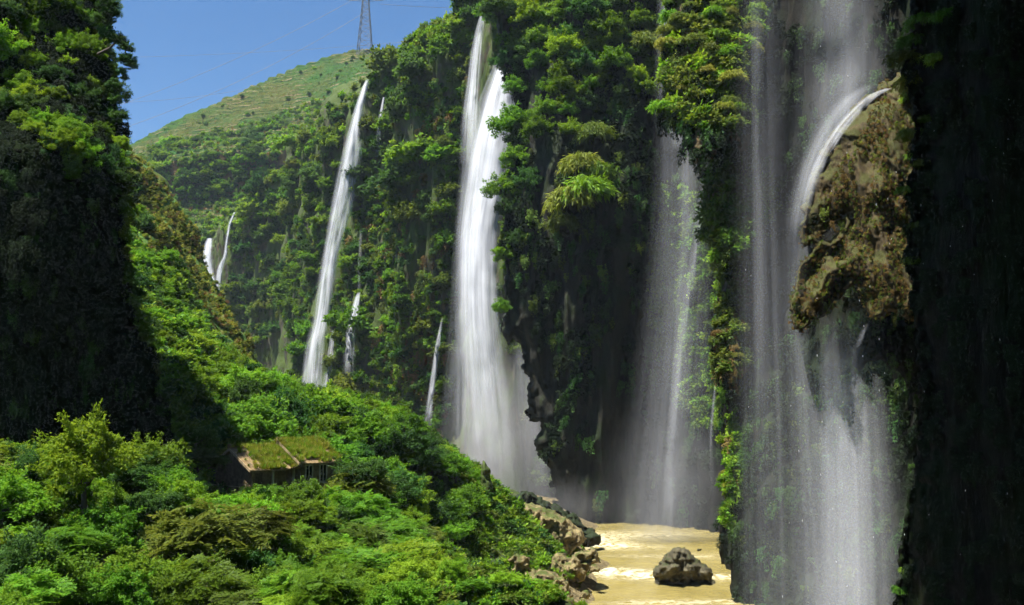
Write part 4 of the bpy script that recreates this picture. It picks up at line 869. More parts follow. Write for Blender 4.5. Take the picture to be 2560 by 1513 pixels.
for k, (px, py, R, c) in enumerate([(908, 190, 1.1, 'mid'), (912, 225, 1.0, 'olive'), (910, 262, 1.1, 'mid'), (930, 120, 1.3, 'mid'), (940, 60, 1.4, 'mid'), (925, 165, 1.2, 'olive'), (950, 15, 1.4, 'mid'), (905, 566, .9, 'mid'), (903, 592, 1.0, 'mid')]):
    h, nr = hit(B_BUT, px, py)
    if h is not None: plant('fern_tuft', BAMB[c][k % 3], h + nr * .3, R * .8, rr.uniform(0, 6.28), f'{HUE[c]} fern tuft on the black buttress ' + ('at its foot' if py > 540 else band(py, [40, 100, 150, 200, 250, 290, 320, 350, 390, 430, 470], ['at its top corner', 'near its top', 'under the top tufts', 'beside the outcrop crest', 'beside the upper outcrop', 'beside the middle outcrop', 'beside the lower outcrop', 'beside the outcrop underside', 'beside the dark ledge', 'just below the dark ledge', 'beside the middle veil', 'beside the lower veil']) ) + (' close to the veil' if px < 912 else ''), 'fern', 'shaded ferns on the right buttress')
pts, rots, scl = cover(bvh_of([nearw]), [(905, -5), (1030, -5), (1030, 610), (905, 610)], 220, 7, 13, 83)
stuff('creepers', pts, rots, scl, [VINE['shade'][0], VINE['shade'][1]], 'barely visible creepers on the black right buttress')

# ------------------------------------------------------------------ left cliff: bushes on the lit shoulder, creepers below
r6 = np.random.default_rng(66)
pts, rots, scl = cover(B_LEFT, [(-10, -10), (100, -10), (115, 70), (124, 150), (120, 250), (164, 412), (170, 450), (-10, 450)], 2000, 7, 13, 67)
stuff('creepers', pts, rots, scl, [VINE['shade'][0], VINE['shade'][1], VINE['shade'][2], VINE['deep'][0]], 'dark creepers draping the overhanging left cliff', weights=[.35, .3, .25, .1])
lc = [(12, 15, 26, 'mid'), (6, 55, 22, 'bright'), (40, 5, 26, 'deep'), (70, 10, 22, 'mid'), (90, 4, 18, 'mid'), (32, 108, 17, 'bright'), (40, 128, 15, 'bright'), (60, 150, 16, 'bright'), (75, 152, 16, 'bright'), (85, 172, 14, 'bright'), (62, 172, 13, 'mid'), (124, 275, 12, 'mid'), (132, 300, 12, 'mid'), (121, 240, 11, 'mid'), (119, 205, 11, 'olive')]
lp = sample_poly([(0, -8), (100, -8), (106, 30), (114, 68), (112, 110), (125, 145), (121, 170), (118, 215), (100, 190), (80, 185), (50, 150), (20, 130), (0, 120)], 400, r6)
for px, py, a in spaced(lp, r6, r6.uniform(9, 18, len(lp))): lc.append((px, py, a * .85, r6.choice(['mid', 'deep', 'bright', 'olive'], p=[.42, .30, .16, .12])))
for py in np.arange(176, 436, 13):
    ex = np.interp(py, [170, 200, 240, 262, 300, 340, 380, 412, 445], [122, 118, 119, 120, 130, 140, 152, 164, 174]); lc.append((ex - r6.uniform(0, 5), py + r6.uniform(-4, 4), r6.uniform(7, 13), r6.choice(['mid', 'deep', 'olive', 'bright'], p=[.4, .35, .15, .1])))
for px, py, a, c in lc:
    h, nr = hit(B_LEFT, px, py)
    if h is None: h, nr = hit(B_LEFT, px - 6, py)
    if h is None: continue
    R = a * h[1] / FPX; lit = c == 'bright'
    plant('creeper_bush', (NEARP if c in NEARP else MIDP)[c][r6.integers(2)], h + nr * R * .45, R * 1.15, r6.uniform(0, 6.28), (HUE[c] + (' cushion on ' if lit else ' bush on ') + band(py, [40, 90, 130, 180, 240, 300, 360], ['the top', 'the shoulder', 'the upper face', 'the middle', 'the upper right edge', 'the middle right edge', 'the lower right edge', 'the foot']) + ' of the left cliff ' + band(px, [30, 70, 105], ['at its outer side', 'left of its middle', 'right of its middle', 'against the sky'])), 'bush', 'bright cushions on the left cliff' if lit else 'trees on the left cliff')
# slender tree leaning out against the sky
tr = bpy.data.objects.new('leaning_tree', None); COL.objects.link(tr); b0 = P(98, 54, 90.); tr.location = [float(a) for a in b0]
tag(tr, 'slender tree leaning out from the left cliff against the sky', 'tree')
mb = MB(); pts_ = [P(98, 54, 90) - b0, P(110, 48, 86) - b0, P(118, 40, 83.6) - b0, P(124, 46, 83.5) - b0, P(127, 58, 83.4) - b0]; mb.tube(pts_, [.13, .11, .09, .06, .03], 6)
mb.tube([P(98, 22, 88) - b0, P(106, 22, 85) - b0, P(112, 14, 84) - b0], [.08, .06, .02], 5); mb.build('trunk', BARK, tr, True)
for px, py, a in [(115, 40, 5), (120, 40, 6), (126, 48, 6), (124, 60, 5.5), (129, 60, 6), (132, 66, 5), (122, 72, 4), (112, 12, 7), (104, 20, 8), (106, 4, 8), (125, 78, 3.5), (108, 34, 7), (116, 100, 6), (120, 116, 7), (114, 86, 6)]:
    R = a * 84 / FPX * 1.25; link('crown', MIDP['deep'][r6.integers(3)], tr, P(px, py, 83.5) - b0, (0, 0, r6.uniform(0, 6)), R)

# ------------------------------------------------------------------ spur: bushes, creepers, rusty grass on the crest
r7 = np.random.default_rng(77)
SP = [(136, 176), (160, 205), (190, 248), (212, 285), (232, 322), (258, 364), (240, 366), (200, 352), (160, 350), (136, 330)]
cand = sample_poly(SP, 700, r7); n7 = 0
for px, py, a in spaced(cand, r7, r7.uniform(8, 16, len(cand))):
    crest = px > np.interp(py, [176, 205, 248, 285, 322, 364], [136, 160, 190, 212, 232, 258]) - np.interp(py, [170, 240, 300, 360], [8, 14, 30, 34]) or (228 < py < 252 and px < 185)
    if crest: continue
    h, nr = hit(B_SPUR, px, py)
    if h is None: continue
    R = a * .85 * h[1] / FPX; c = r7.choice(['deep', 'mid', 'bright', 'olive'], p=[.28, .37, .25, .10])
    plant('slope_bush', MIDP[c][r7.integers(3)], h + nr * R * .35, R, r7.uniform(0, 6.28), f'{size_word(R, 1.6, 2.4)}{HUE[c]} bush ' + band(py, [225, 270, 310, 340], ['near the top', 'on the upper face', 'on the middle face', 'on the lower face', 'at the foot']) + ' of the left spur ' + band(px, [155, 180, 205], ['against the black cliff', 'left of its middle', 'right of its middle', 'below its rusty crest']), 'bush', 'bushes on the left spur'); n7 += 1
pts, rots, scl = cover(B_SPUR, [(126, 150), (150, 165), (178, 205), (203, 240), (224, 282), (246, 322), (272, 366), (246, 372), (214, 318), (175, 285), (150, 250), (135, 225)], 1300, 1.5, 3.2, 78)
stuff('dry_grass', pts, [(a[0], a[1], a[2]) for a in rots], scl, [CLUMP['brown'], CLUMP['yellow'], CLUMP['olive'], GRASS['yellow']], 'rust and yellow grass along the crest of the left spur', weights=[.13, .42, .33, .12])
pts, rots, scl = cover(B_SPUR, [(130, 245), (175, 270), (205, 330), (240, 368), (262, 400), (150, 410), (130, 300)], 800, 5, 10, 79)
stuff('undergrowth', pts, rots, scl, [CLUMP['bright'], CLUMP['mid'], CLUMP['deep'], HANG['bright'], HANG['mid']], 'creepers and low growth on the left spur')
pts, rots, scl = cover(B_SPUR, [(40, 100), (100, 135), (138, 170), (138, 250), (134, 350), (60, 360)], 700, 3.5, 8, 80)
stuff('undergrowth', pts, rots, scl, [CLUMP['bright'], CLUMP['mid'], CLUMP['deep'], CLUMP['olive']], 'low growth on the left spur where it runs behind the dark cliff')

# ------------------------------------------------------------------ house with grass on its roof
M_STONE = simple_mat('house_stone', (.085, .062, .036), (.23, .165, .095), 2.2, .9, bump=.6)
M_TILE = simple_mat('roof_clay', (.13, .085, .038), (.25, .18, .085), 3.0, .85, bump=.5)
M_FASCIA = simple_mat('weathered_board', (.26, .19, .10), (.42, .33, .20), 2.5, .75, stretch=(1, 1, .3))
M_WOOD = simple_mat('dark_wood', (.04, .028, .016), (.12, .08, .045), 4, .8)
M_POST = simple_mat('pale_post', (.25, .22, .16), (.42, .37, .28), 3, .7)
M_GLASS = simple_mat('dark_glass', (.010, .012, .012), (.022, .024, .022), 2, .12, spec=.5)
HX = math.radians(50)
house = bpy.data.objects.new('stone_house', None); COL.objects.link(house)
h0 = P(215, 492, 104.5); house.location = [float(a) for a in h0]; house.rotation_euler = (0, 0, HX)
tag(house, 'small stone house with grass growing on its tiled roofs', 'house')
# local axes: x along the ridge (away to the right), y across (left, away); front gable at x = 0, long side at y = -6
def wing(x0, x1, ya, yb, wall, ridge, over, name):
    ym = (ya + yb) / 2; mb = MB(); t = .25
    mb.box((x0, yb - t, 0), (x1, yb, wall)); mb.box((x1 - t, ya + t + .01, 0), (x1 - .003, yb - t - .01, wall))
    g = [(x0, ya, 0), (x0, yb - t - .01, 0), (x0, yb - t - .01, wall), (x0, ym, ridge - .15), (x0, ya, wall)]
    V = g + [(x0 + t, a[1], a[2]) for a in g]; mb.add(V, [(0, 4, 3, 2, 1), (5, 6, 7, 8, 9), (0, 1, 6, 5), (1, 2, 7, 6), (2, 3, 8, 7), (3, 4, 9, 8), (4, 0, 5, 9)])
    mb.build('wall', M_STONE, house)
    rm = MB(); ex0, ex1 = x0 - over, x1 + over * .6
    sl = (ridge - wall) / ((yb - ya) / 2); eo = over * .9
    ny = 14; nx = 22
    for sgn, ye in ((-1, ya - eo), (1, yb + eo)):
        ys = np.linspace(ym, ye, ny); zs = ridge - np.abs(ys - ym) * sl + .05 * np.cos(np.linspace(0, 3, ny)) * np.linspace(0, 1, ny)
        V, F = [], []
        for i in range(nx):
            x = ex0 + (ex1 - ex0) * i / (nx - 1); sag = -.10 * math.sin(PI * i / (nx - 1))
            for j in range(ny): V.append((x, ys[j], zs[j] + sag + (.03 if i % 2 else 0)))
        n = len(V); V += [(a, b, c - .14) for a, b, c in V]
        for i in range(nx - 1):
            for j in range(ny - 1):
                a = i * ny + j; q4 = (a, a + ny, a + ny + 1, a + 1); F.append(q4 if sgn > 0 else q4[::-1]); b = tuple(k + n for k in q4); F.append(b[::-1] if sgn > 0 else b)
        for i in range(nx - 1): F += [(i * ny, (i + 1) * ny, (i + 1) * ny + n, i * ny + n), (i * ny + ny - 1, i * ny + ny - 1 + n, (i + 1) * ny + ny - 1 + n, (i + 1) * ny + ny - 1)]
        for j in range(ny - 1): F += [(j, j + n, j + 1 + n, j + 1), ((nx - 1) * ny + j, (nx - 1) * ny + j + 1, (nx - 1) * ny + j + 1 + n, (nx - 1) * ny + j + n)]
        rm.add(V, F)
    roof = rm.build('roof', M_TILE, house)
    rb = MB(); rb.tube([(ex0 - .1, ym, ridge + .06), ((ex0 + ex1) / 2, ym, ridge - .03), (ex1 + .05, ym, ridge + .05)], .13, 8); rb.box((ex0 - .2, ym - .12, ridge - .05), (ex0 + .12, ym + .12, ridge + .38)); rb.build('ridge_cap', M_TILE, roof)
    for sgn, ye in ((-1, ya - eo), (1, yb + eo)):
        fb = MB(); z1 = ridge - abs(ye - ym) * sl
        for e, d in ((ex0 - .07, .05),):
            V = [(e, ym, ridge + .02), (e, ye, z1 + .02), (e, ye, z1 - .26), (e, ym, ridge - .28)]; V += [(a + d, b, c) for a, b, c in V]
            fb.add(V, [(0, 1, 2, 3), (7, 6, 5, 4), (0, 4, 5, 1), (1, 5, 6, 2), (2, 6, 7, 3), (3, 7, 4, 0)])
        fb.build('barge_board', M_FASCIA, roof)
    return roof
wing(0, 5.4, -6.4, 0, 2.9, 4.7, .55, 'front')
wing(5.7, 10.6, -6.9, -.4, 3.35, 5.25, .5, 'back')
# porch side of the first wing: recessed wall, posts, door
MB().box((.26, -5.2, 0), (5.4, -4.95, 2.85)).build('wall', M_STONE, house)
for x in (.15, 2.6, 5.2): MB().box((x, -6.35, 0), (x + .18, -6.17, 2.9)).build('porch_post', M_POST if x > 1 else M_WOOD, house)
d = MB().box((1.2, -5.27, .02), (2.1, -5.205, 2.1)).build('door', M_WOOD, house); MB().box((1.95, -5.33, 1.0), (2.0, -5.272, 1.14)).build('handle', M_POST, d)
# long side of the second wing with two windows between pale posts
sw = MB()
for x0, x1, z0, z1 in [(5.7, 6.3, 0, 3.35), (7.3, 8.2, 0, 3.35), (9.2, 10.6, 0, 3.35), (6.3, 7.3, 0, .9), (8.2, 9.2, 0, .9), (6.3, 7.3, 2.75, 3.35), (8.2, 9.2, 2.75, 3.35)]: sw.box((x0 + .002, -6.9, z0), (x1 - .002, -6.65, z1))
sw.build('wall', M_STONE, house)
for x in (6.3, 8.2):
    wf = MB(); wf.box((x - .02, -6.96, .86), (x + .10, -6.80, 2.79)); wf.box((x + .90, -6.96, .86), (x + 1.02, -6.80, 2.79)); wf.box((x + .11, -6.95, .86), (x + .89, -6.81, .98)); wf.box((x + .11, -6.95, 2.67), (x + .89, -6.81, 2.79)); wf.box((x + .46, -6.93, .99), (x + .54, -6.83, 2.66))
    w = wf.build('window', M_POST, house)
    for a, b in ((x + .105, x + .455), (x + .545, x + .895)): MB().box((a, -6.88, .985), (b, -6.85, 2.665)).build('pane', M_GLASS, w)
    MB().box((x - .1, -7.05, .76), (x + 1.1, -6.9, .855)).build('sill', M_POST, w)
MB().box((-1.3, -6.8, -1.6), (11, .2, -.01)).build('foundation', M_STONE, house)
# balcony in front of the gable
MB().box((-1.9, -7.0, -.02), (-.01, 1.8, .14)).build('deck', M_FASCIA, house)
MB().box((-1.88, -6.98, .98), (-1.80, 1.78, 1.06)).build('hand_rail', M_FASCIA, house)
for k in range(18):
    y = -6.9 + k * .5; big = k % 5 == 0
    MB().box((-1.87 - .02 * big, y, .14), (-1.81 + .03 * big, y + (.1 if big else .05), .98)).build('baluster', M_WOOD, house)
# roof grass
rg = np.random.default_rng(90); Rz = Matrix.Rotation(HX, 4, 'Z'); pts, rots, scl = [], [], []
for x0, x1, ya, yb, wall, ridge, ov in [(0, 5.4, -6.4, 0, 2.9, 4.7, .55), (5.7, 10.6, -6.9, -.4, 3.35, 5.25, .5)]:
    ym = (ya + yb) / 2; sl = (ridge - wall) / ((yb - ya) / 2)
    for _ in range(2000):
        x, y = rg.uniform(x0 - ov, x1 + ov * .6), rg.uniform(ya - ov * .9, yb + ov * .9)
        if x0 == 0 and y < ym and x < 1.4 + (y - ym) * .05 and rg.random() < .93: continue
        if fbm(np.array([[x, y, 1.]]), 2, 4)[0] < -.6: continue
        z = ridge - abs(y - ym) * sl - .10 * math.sin(PI * (x - x0 + ov) / (x1 - x0 + 1.6 * ov)) + .02
        p = Rz @ Vector((x, y, z)); pts.append(np.array(p) + h0); rots.append((rg.normal() * .2, rg.normal() * .2, rg.uniform(0, 6.28))); scl.append(rg.uniform(.25, .62))
stuff('roof_grass', pts, rots, scl, [GRASS['bright'], GRASS['yellow'], GRASS['olive'], GRASS['brown']], 'tall grass growing over the roofs of the stone house', weights=[.35, .60, .05, .0])

# ------------------------------------------------------------------ thicket on the near slope
def top_line(px, Y):
    if Y < 100 and px < 215: return np.interp(px, [-50, 60, 75, 88, 102, 112, 140, 175, 190, 214], [440, 440, 428, 424, 432, 446, 446, 444, 462, 484])
    if Y < 112 and 214 <= px <= 336: return 487 + (4 if px < 258 else 0)
    return np.interp(px, [120, 200, 262, 310, 350, 380, 410, 428, 455, 475, 488, 500, 515, 530, 545, 600], [330, 330, 366, 386, 388, 398, 410, 430, 452, 460, 474, 488, 502, 510, 520, 560])
r8 = np.random.default_rng(88); cnt = {}
def tree(me, trunk, base, R, label, group, name='thicket_tree', hgt=1.0):
    t = bpy.data.objects.new(name, None); COL.objects.link(t); t.location = [float(a) for a in base]; t.rotation_euler = (0, 0, float(r8.uniform(0, 6.28))); tag(t, label, 'tree', group)
    link('trunk', trunk, t, (0, 0, 1.05 * R * hgt), None, R); link('crown', me, t, (0, 0, 1.05 * R * hgt), (r8.normal() * .08, r8.normal() * .08, 0), R * np.array([r8.uniform(.85, 1.3), r8.uniform(.85, 1.3), r8.uniform(.75, 1.15)]))
    return t
cands = []
y = 22.0
while y < 186:
    g = 2.9 if y < 112 else 4.1
    for x in np.arange(-84, 14, g): cands.append((x + r8.uniform(-.45, .45) * g, y + r8.uniform(-.45, .45) * g))
    y += g
cands = np.array(cands); gz = ground_z(cands[:, 0], cands[:, 1])
hc = np.array(house.location)
for (x, y), z in zip(cands, gz):
    px, py = proj(np.array([x, y, z]))
    if z < .9 or px < -35 or px > 585 or py > 650: continue
    l = Rz.inverted() @ Vector((x - hc[0], y - hc[1], 0))
    if -3.4 < l.x < 12.2 and -9.0 < l.y < 1.6: continue
    if y > 100 and px < 128 and py < 440: continue
    R = min(r8.lognormal(.42, .34), 3.2) * np.interp(y, [40, 70, 120], [.75, 1.0, 1.35])
    if z < 4: R *= .6
    if px > 425 and y < 118: R = min(R, r8.uniform(.6, 1.1))
    if px > 478 and y < 155:
        if r8.random() < np.interp(px, [478, 540], [.1, .75]): continue
        R = min(R, r8.uniform(.45, .9))
    ok = False
    for _ in range(12):
        e = R * FPX / y * .85; lim = top_line(px, y) if y > 112 or not 150 < px < 420 else max(top_line(px, y), top_line(px + e, y), top_line(px - e, y))
        topy = proj(np.array([x, y, z + 1.9 * R]))[1]
        if topy > lim: ok = True; break
        R *= .88
    if not ok or R < .3: continue
    sz = size_word(R, 1.1, 2.2); col = band(px, [60, 130, 205, 250, 300, 345, 400, 450, 500], ['at the left edge', 'left of the tall pale tree', 'below the black cliff', 'left of the house', 'below the house balcony', 'below the house windows', 'right of the house', 'below the main fall', 'near the pointed rock', 'by the river rocks'])
    if y > 112:
        c = r8.choice(['mid', 'bright', 'deep'], p=[.42, .42, .16]); me = MIDP[c][r8.integers(3)]; nm = 'slope_tree'
        lab = f'{sz}{HUE[c]} tree ' + band(y, [122, 135, 150, 165], ['just behind the house', 'on the lower house slope', 'on the middle house slope', 'on the upper house slope', 'on the ridge above the house']) + ' ' + band(px, [190, 235, 280, 330, 380, 430], ['beside the spur', 'below the spur', 'above its left roof', 'above its right roof', 'below the slender fall', 'right of the slender fall', 'below the main fall']); grp = 'trees above the house'
    elif r8.random() < (.25 if px < 200 else .48):
        c = r8.choice(['olive', 'mid', 'bright'], p=[.30, .48, .22] if px > 200 else [.2, .45, .35]); me = FEATH[c][r8.integers(3)]; R *= 1.15; nm = 'feathery_tree'
        lab = f'{sz}{HUE[c]} feathery shrub ' + col + ' ' + band(y, [55, 75, 95], ['in the lowest thicket', 'low in the thicket', 'in the middle thicket', 'in the upper thicket']); grp = 'feathery shrubs of the near thicket'
    else:
        c = r8.choice(['mid', 'bright', 'deep'], p=[.46, .32, .22]); me = NEARP[c][r8.integers(2)]; nm = 'leafy_tree'
        lab = f'{sz}{HUE[c]} broadleaf tree ' + col + ' ' + band(y, [55, 75, 95], ['in the lowest thicket', 'low in the thicket', 'in the middle thicket', 'in the upper thicket']); grp = 'broad leaved trees of the near thicket'
    tree(me, TRUNK[r8.integers(4)], (x, y, z - .15), R, lab, grp, nm); cnt[grp] = cnt.get(grp, 0) + 1
for px, py, Y, R, me, lab in [(86, 462, 66, 3.0, NEARP['bright'][0], 'tall round tree with pale leaf tips against the black cliff'), (150, 470, 80, 2.8, NEARP['mid'][1], 'spreading tree in front of the foot of the black cliff'), (404, 452, 128, 4.0, NEARP['deep'][0], 'dark rounded tree standing out above the house to the right'), (300, 500, 95, 2.0, NEARP['mid'][0], 'leafy tree in front of the house windows'), (262, 497, 93, 2.0, FEATH['mid'][0], 'low feathery tree in front of the house porch'), (362, 476, 106, 2.7, NEARP['deep'][1], 'dark tree beside the right end of the house'), (215, 430, 122, 3.4, MIDP['deep'][0], 'dense dark tree behind the left end of the house')]:
    c = P(px, py, Y); z = float(ground_z(np.array([c[0]]), np.array([c[1]]))[0]); hg = max((c[2] - z) / (1.05 * R), .5); tree(me, TRUNK[int(px) % 4], (c[0], c[1], z), R, lab, None, 'tree', hg)
# undergrowth on the ground between the trees
pts, rots, scl = [], [], []
U = np.c_[r8.uniform(-84, 14, 9000), r8.uniform(30, 190, 9000)]; uz = ground_z(U[:, 0], U[:, 1]); pp = proj(np.c_[U, uz])
for (x, y), z, (px, py) in zip(U, uz, pp):
    l = Rz.inverted() @ Vector((x - hc[0], y - hc[1], 0))
    if z < .7 or px < -40 or px > 600 or (-2.3 < l.x < 11.2 and -7.2 < l.y < .4): continue
    if px > 470 and y < 135 and r8.random() < np.interp(px, [500, 560], [0, .6]): continue
    s = r8.uniform(.45, 1.15) * (.6 if px > 480 else 1)
    s = min(s, (py - top_line(px, y)) * y / FPX)
    if s < .15: continue
    pts.append((x, y, z + .15)); rots.append((r8.normal() * .2, r8.normal() * .2, r8.uniform(0, 6.28))); scl.append(s)
stuff('undergrowth', pts, rots, scl, [CLUMP['bright'], CLUMP['mid'], CLUMP['deep'], CLUMP['olive'], GRASS['bright']], 'shrubby undergrowth covering the near slope', weights=[.28, .30, .18, .16, .08])
pts, rots, scl = cover(B_SPUR, [(460, 470), (480, 478), (500, 494), (525, 516), (545, 538), (560, 560), (560, 600), (540, 606), (430, 606), (440, 520)], 1300, 3.5, 9, 95, lambda px, py: nz2(px, py, 16., 14., 7., 3, 9) > -.42 + np.maximum(px - 500, 0) / 160)
stuff('undergrowth', pts, rots, scl, [CLUMP['bright'], CLUMP['mid'], CLUMP['deep'], CLUMP['olive'], GRASS['bright']], 'low shrubs between the rocks of the river bank', weights=[.26, .30, .20, .20, .04])

# ------------------------------------------------------------------ rocks along the bank and in the river
boulder('boulder', [(652, 582), (654, 568), (660, 562), (664, 556), (672, 552), (680, 548), (690, 547), (697, 552), (703, 562), (713, 573), (711, 581), (700, 585), (670, 585)], 139, 3.4, 'big jagged boulder standing in the middle of the river', M_BOULDER, rag=4, amp=1.2, nscale=.9, seed=131)
boulder('rock', [(519, 512), (523, 502), (530, 500), (540, 506), (556, 512), (570, 522), (582, 530), (588, 538), (580, 546), (560, 548), (540, 540), (524, 530)], 148, 5, 'large moss topped rock mound jutting towards the river', rag=2.5, amp=1.2, seed=133)
boulder('rock', [(480, 486), (481, 466), (485, 461), (490, 470), (494, 492), (486, 500)], 138, 2.2, 'dark pointed rock poking out of the thicket before the main fall', M_CLIFF, amp=.5, seed=135, rag=1.5)
boulder('rock_shelf', [(488, 506), (505, 496), (525, 492), (545, 498), (562, 506), (578, 518), (592, 530), (600, 540), (585, 556), (540, 556), (500, 540)], 176, 5, 'dark wet rock shelf at the foot of the promontory', M_CLIFF_DARK, rag=3.5, amp=1.6, seed=129)
boulder('rock', [(583, 536), (592, 530), (600, 535), (598, 546), (586, 548)], 168, 2, 'small dark rock at the far end of the river', M_CLIFF_DARK, seed=127)
rk = [((560, 528), (572, 536), (578, 548), (572, 560), (560, 562), (548, 548), (550, 534), 146, 3, 'craggy tan rock at the waterline under the mossy mound'),
      ((575, 552), (586, 548), (598, 553), (600, 562), (596, 570), (582, 576), (570, 570), 135, 3, 'rounded dark rock reaching farthest into the river'),
      ((556, 556), (570, 554), (582, 562), (588, 574), (580, 584), (562, 582), (550, 572), 131, 3, 'tan rock ledge beside the rounded dark rock'),
      ((528, 574), (545, 568), (562, 574), (572, 586), (574, 600), (560, 606), (540, 600), (526, 590), 120, 3, 'broad pitted rock at the lower river bank'),
      ((500, 590), (515, 580), (528, 584), (538, 598), (536, 612), (515, 616), (500, 606), 113, 2.6, 'low tan rock at the bottom edge among shrubs'),
      ((536, 540), (548, 544), (556, 556), (550, 566), (536, 566), (526, 556), 137, 2.6, 'tan rock half hidden under shrubs of the bank'),
      ((546, 596), (562, 592), (576, 598), (578, 612), (560, 620), (545, 612), 113, 2.4, 'small wet rock at the bottom edge by the water')]
rk += [((508, 560), (518, 554), (528, 560), (530, 570), (518, 576), (508, 570), 122, 1.8, 'small tan rock between shrubs up the bank'), ((488, 600), (497, 592), (506, 598), (506, 610), (490, 612), 106, 1.6, 'small tan rock at the bottom edge, nearest the thicket'),
       ((536, 584), (546, 580), (554, 588), (550, 598), (538, 598), 112, 1.6, 'small pitted rock in front of the broad bank rock'), ((590, 566), (597, 563), (602, 568), (600, 574), (591, 574), 131, 1.2, 'little wet stone at the tip of the rounded dark rock'), ((577, 590), (585, 587), (590, 594), (586, 600), (577, 599), 117, 1.2, 'little wet stone at the water by the broad bank rock'), ((520, 536), (530, 532), (538, 540), (534, 548), (522, 546), 136, 1.8, 'small mossy rock above the half hidden bank rock')]
for j, r_ in enumerate(rk): boulder('rock', list(r_[:-3]), r_[-3], r_[-2], r_[-1], rag=4.0, amp=1.5, nscale=1.1, seed=140 + j * 3)

# ------------------------------------------------------------------ pylon and wires on the hill
M_STEEL = simple_mat('galvanised_steel', (.10, .11, .13), (.18, .19, .21), 1, .5, .3)
ph, _ = hit(B_HILL, 365, 60); base = P(365, 54, ph[1] + 60) if ph is not None else P(365, 54, 780)
base = P(365, 53.5, 782); pyl = bpy.data.objects.new('lattice_pylon', None); COL.objects.link(pyl); pyl.location = [float(a) for a in base - np.array([0, 0, 3.])]; tag(pyl, 'grey steel lattice pylon on top of the terraced hill', 'pylon')
def half(z): return np.interp(z, [0, 40, 46, 66], [6.2, 3.0, 2.6, 1.6])
lv = [0, 8, 16, 23, 29, 34.5, 39.5, 44, 50, 56, 62, 66]
cs = [(-1, -1), (1, -1), (1, 1), (-1, 1)]
for sx, sy in cs: MB().tube([(sx * half(z), sy * half(z), z) for z in lv], .26, 4).build('leg', M_STEEL, pyl)
for a, b in zip(lv[:-1], lv[1:]):
    for k in range(4):
        (ax, ay), (bx, by) = cs[k], cs[(k + 1) % 4]; ha, hb = half(a), half(b)
        MB().tube([(ax * ha, ay * ha, a), (bx * hb, by * hb, b)], .17, 4).build('brace', M_STEEL, pyl); MB().tube([(bx * ha, by * ha, a), (ax * hb, ay * hb, b)], .17, 4).build('brace', M_STEEL, pyl)
        MB().tube([(ax * hb, ay * hb, b), (bx * hb, by * hb, b)], .15, 4).build('brace', M_STEEL, pyl)
for z, w in ((48, 16), (58, 12), (66, 8)):
    for s in (-1, 1): mb = MB(); mb.tube([(s * half(z), -1.5, z), (s * w, 0, z + .6)], .2, 4); mb.tube([(s * half(z), 1.5, z), (s * w, 0, z + .6)], .2, 4); mb.tube([(s * half(z), 0, z + 3), (s * w, 0, z + .6)], .2, 4); mb.build('crossarm', M_STEEL, pyl)
M_WIRE = simple_mat('wire', (.10, .11, .13), (.13, .14, .16), 1, .6)
for a, b, sag, lab in [((356, -2, 782), (100, 112, 720), 6, 'upper of the two steep wires running down left from the pylon'), ((362, 14, 782), (100, 136, 720), 8, 'lower of the two steep wires running down left from the pylon'), ((100, 58, 1000), (470, 36, 1000), 4, 'nearly level faint wire crossing the sky behind the pylon'), ((100, 103, 980), (300, 78, 990), 6, 'faint wire low over the left skyline of the hill'), ((380, 4, 790), (560, 6, 900), 3, 'short wire leaving the pylon towards the right rim')]:
    A, B = P(*a), P(*b); t = np.linspace(0, 1, 30); pts_ = A + (B - A) * t[:, None]; pts_[:, 2] -= sag * 4 * t * (1 - t)
    tag(MB().tube(pts_, .16, 4).build('power_line', M_WIRE), lab, 'wire')

# ------------------------------------------------------------------ falling drops in front of the dark right wall
M_DROP = simple_mat('water_drop', (.85, .87, .9), (.9, .9, .92), 1, .2)
rd = np.random.default_rng(99); mb = MB()
for _ in range(80):
    px, py = rd.uniform(740, 1015), rd.uniform(0, 600); Y = rd.uniform(45, 80) if px > 900 else rd.uniform(70, 90); c = P(px, py, Y); s = rd.uniform(.010, .022) * Y / 70; l = s * rd.uniform(2, 6)
    mb.add([c + (0, 0, l), c + (s, 0, 0), c + (0, s, 0), c + (-s, 0, 0), c + (0, -s, 0), c - (0, 0, l)], [(0, 1, 2), (0, 2, 3), (0, 3, 4), (0, 4, 1), (5, 2, 1), (5, 3, 2), (5, 4, 3), (5, 1, 4)])
tag(mb.build('falling_drops', M_DROP), 'stray water drops falling in front of the dark right wall', None, None, 'stuff')

# ------------------------------------------------------------------ haze in the gorge and spray at the feet of the falls
def volume_mat(name, color, dens, aniso=.2, soft=None):
    m, n, l, out = new_mat(name); v = n.new('ShaderNodeVolumePrincipled'); v.inputs['Color'].default_value = (*color, 1); v.inputs['Density'].default_value = dens; v.inputs['Anisotropy'].default_value = aniso
    l.new(v.outputs[0], out.inputs['Volume']); return m
hz = MB().box((-1650, -1500, -6), (1650, 1500, 420)).build('haze', volume_mat('haze', (.66, .82, 1.0), .00007, .1)); tag(hz, 'thin blue haze filling the gorge air', None, None, 'stuff')

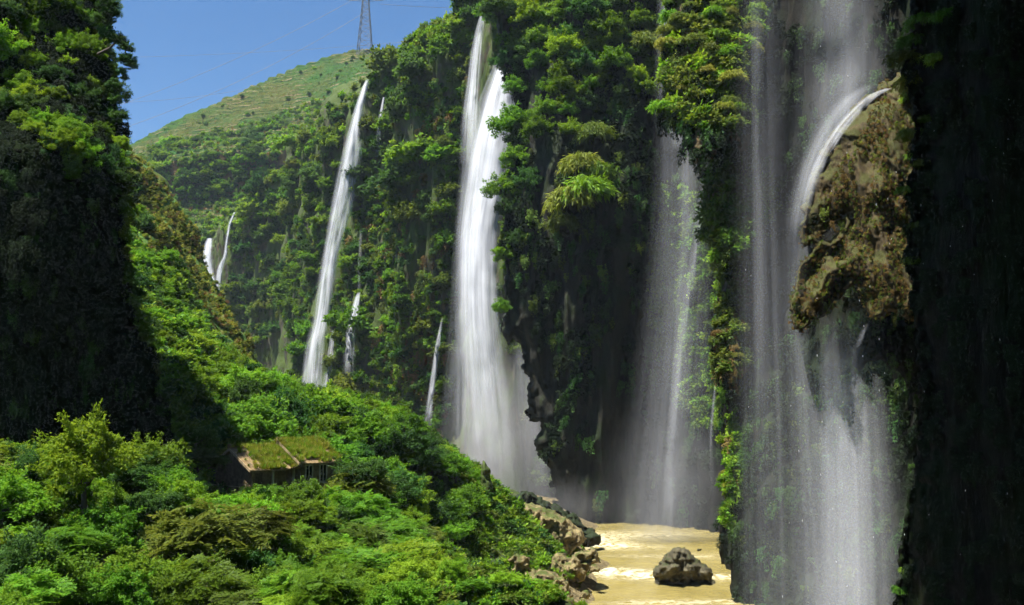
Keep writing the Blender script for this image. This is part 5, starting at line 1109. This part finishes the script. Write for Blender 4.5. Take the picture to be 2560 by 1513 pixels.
def mist_mat(name, dens, seed):
    m, n, l, out = new_mat(name); tc = n.new('ShaderNodeTexCoord')
    ln = n.new('ShaderNodeVectorMath'); ln.operation = 'LENGTH'; l.new(tc.outputs['Object'], ln.inputs[0])
    f = noise_tex(n, l, tc.outputs['Object'], 2.2 + .3 * seed, 2, .5, (1, 1, .6))
    k = mth(n, l, 'MULTIPLY', smooth_range(n, l, ln.outputs['Value'], 1.0, .1), smooth_range(n, l, f, .1, .9))
    v = n.new('ShaderNodeVolumePrincipled'); v.inputs['Color'].default_value = (.92, .93, .95, 1); l.new(mth(n, l, 'MULTIPLY', k, dens), v.inputs['Density']); v.inputs['Anisotropy'].default_value = .2
    l.new(v.outputs[0], out.inputs['Volume']); return m
def mist(px, py, Y, rad, dens, label, seed):
    import bmesh
    bm = bmesh.new(); bmesh.ops.create_icosphere(bm, subdivisions=3, radius=1.0); me = bpy.data.meshes.new('spray_mist'); bm.to_mesh(me); bm.free(); me.materials.append(mist_mat('spray_mist', dens, seed))
    tag(link('spray_mist', me, None, P(px, py, Y), None, rad), label, None, None, 'stuff')
cy.volume_step_rate = 1.0; cy.volume_max_steps = 96
mist(500, 455, 236, (19, 11, 27), .05, 'cloud of spray at the foot of the main waterfall', 0)
mist(560, 512, 196, (15, 8, 9), .035, 'low spray drifting behind the mossy rock mound', 3)
mist(668, 500, 178, (15, 8, 22), .04, 'spray at the foot of the misty veil fall', 1)
mist(845, 570, 92, (13, 7, 18), .014, 'spray at the foot of the broad grey veil', 2)

# ------------------------------------------------------------------ look-alikes that share a description are told apart by their order from left to right
bpy.context.view_layer.update()
same = {}
for o in scn.objects:
    if o.parent is None and o.get('category') and o.get('label'): same.setdefault(o['label'], []).append(o)
for lab, os_ in same.items():
    if len(os_) < 2: continue
    os_.sort(key=lambda o: float(proj(np.array(o.location))[0])); n = len(os_)
    words = {2: ['left', 'right'], 3: ['left', 'middle', 'right']}.get(n) or ['leftmost'] + [['second', 'third', 'fourth', 'fifth', 'sixth', 'seventh', 'eighth', 'ninth', 'tenth'][min(i, 8)] + ' from left' for i in range(n - 2)] + ['rightmost']
    for o, w in zip(os_, words):
        new = w + ' ' + lab if ' from ' not in w else lab + ', ' + w
        if len(new.replace(',', '').split()) > 16: new = new.replace(' of the ', ' of ').replace(' the ', ' ', 1)
        if len(new.replace(',', '').split()) <= 16: o['label'] = new
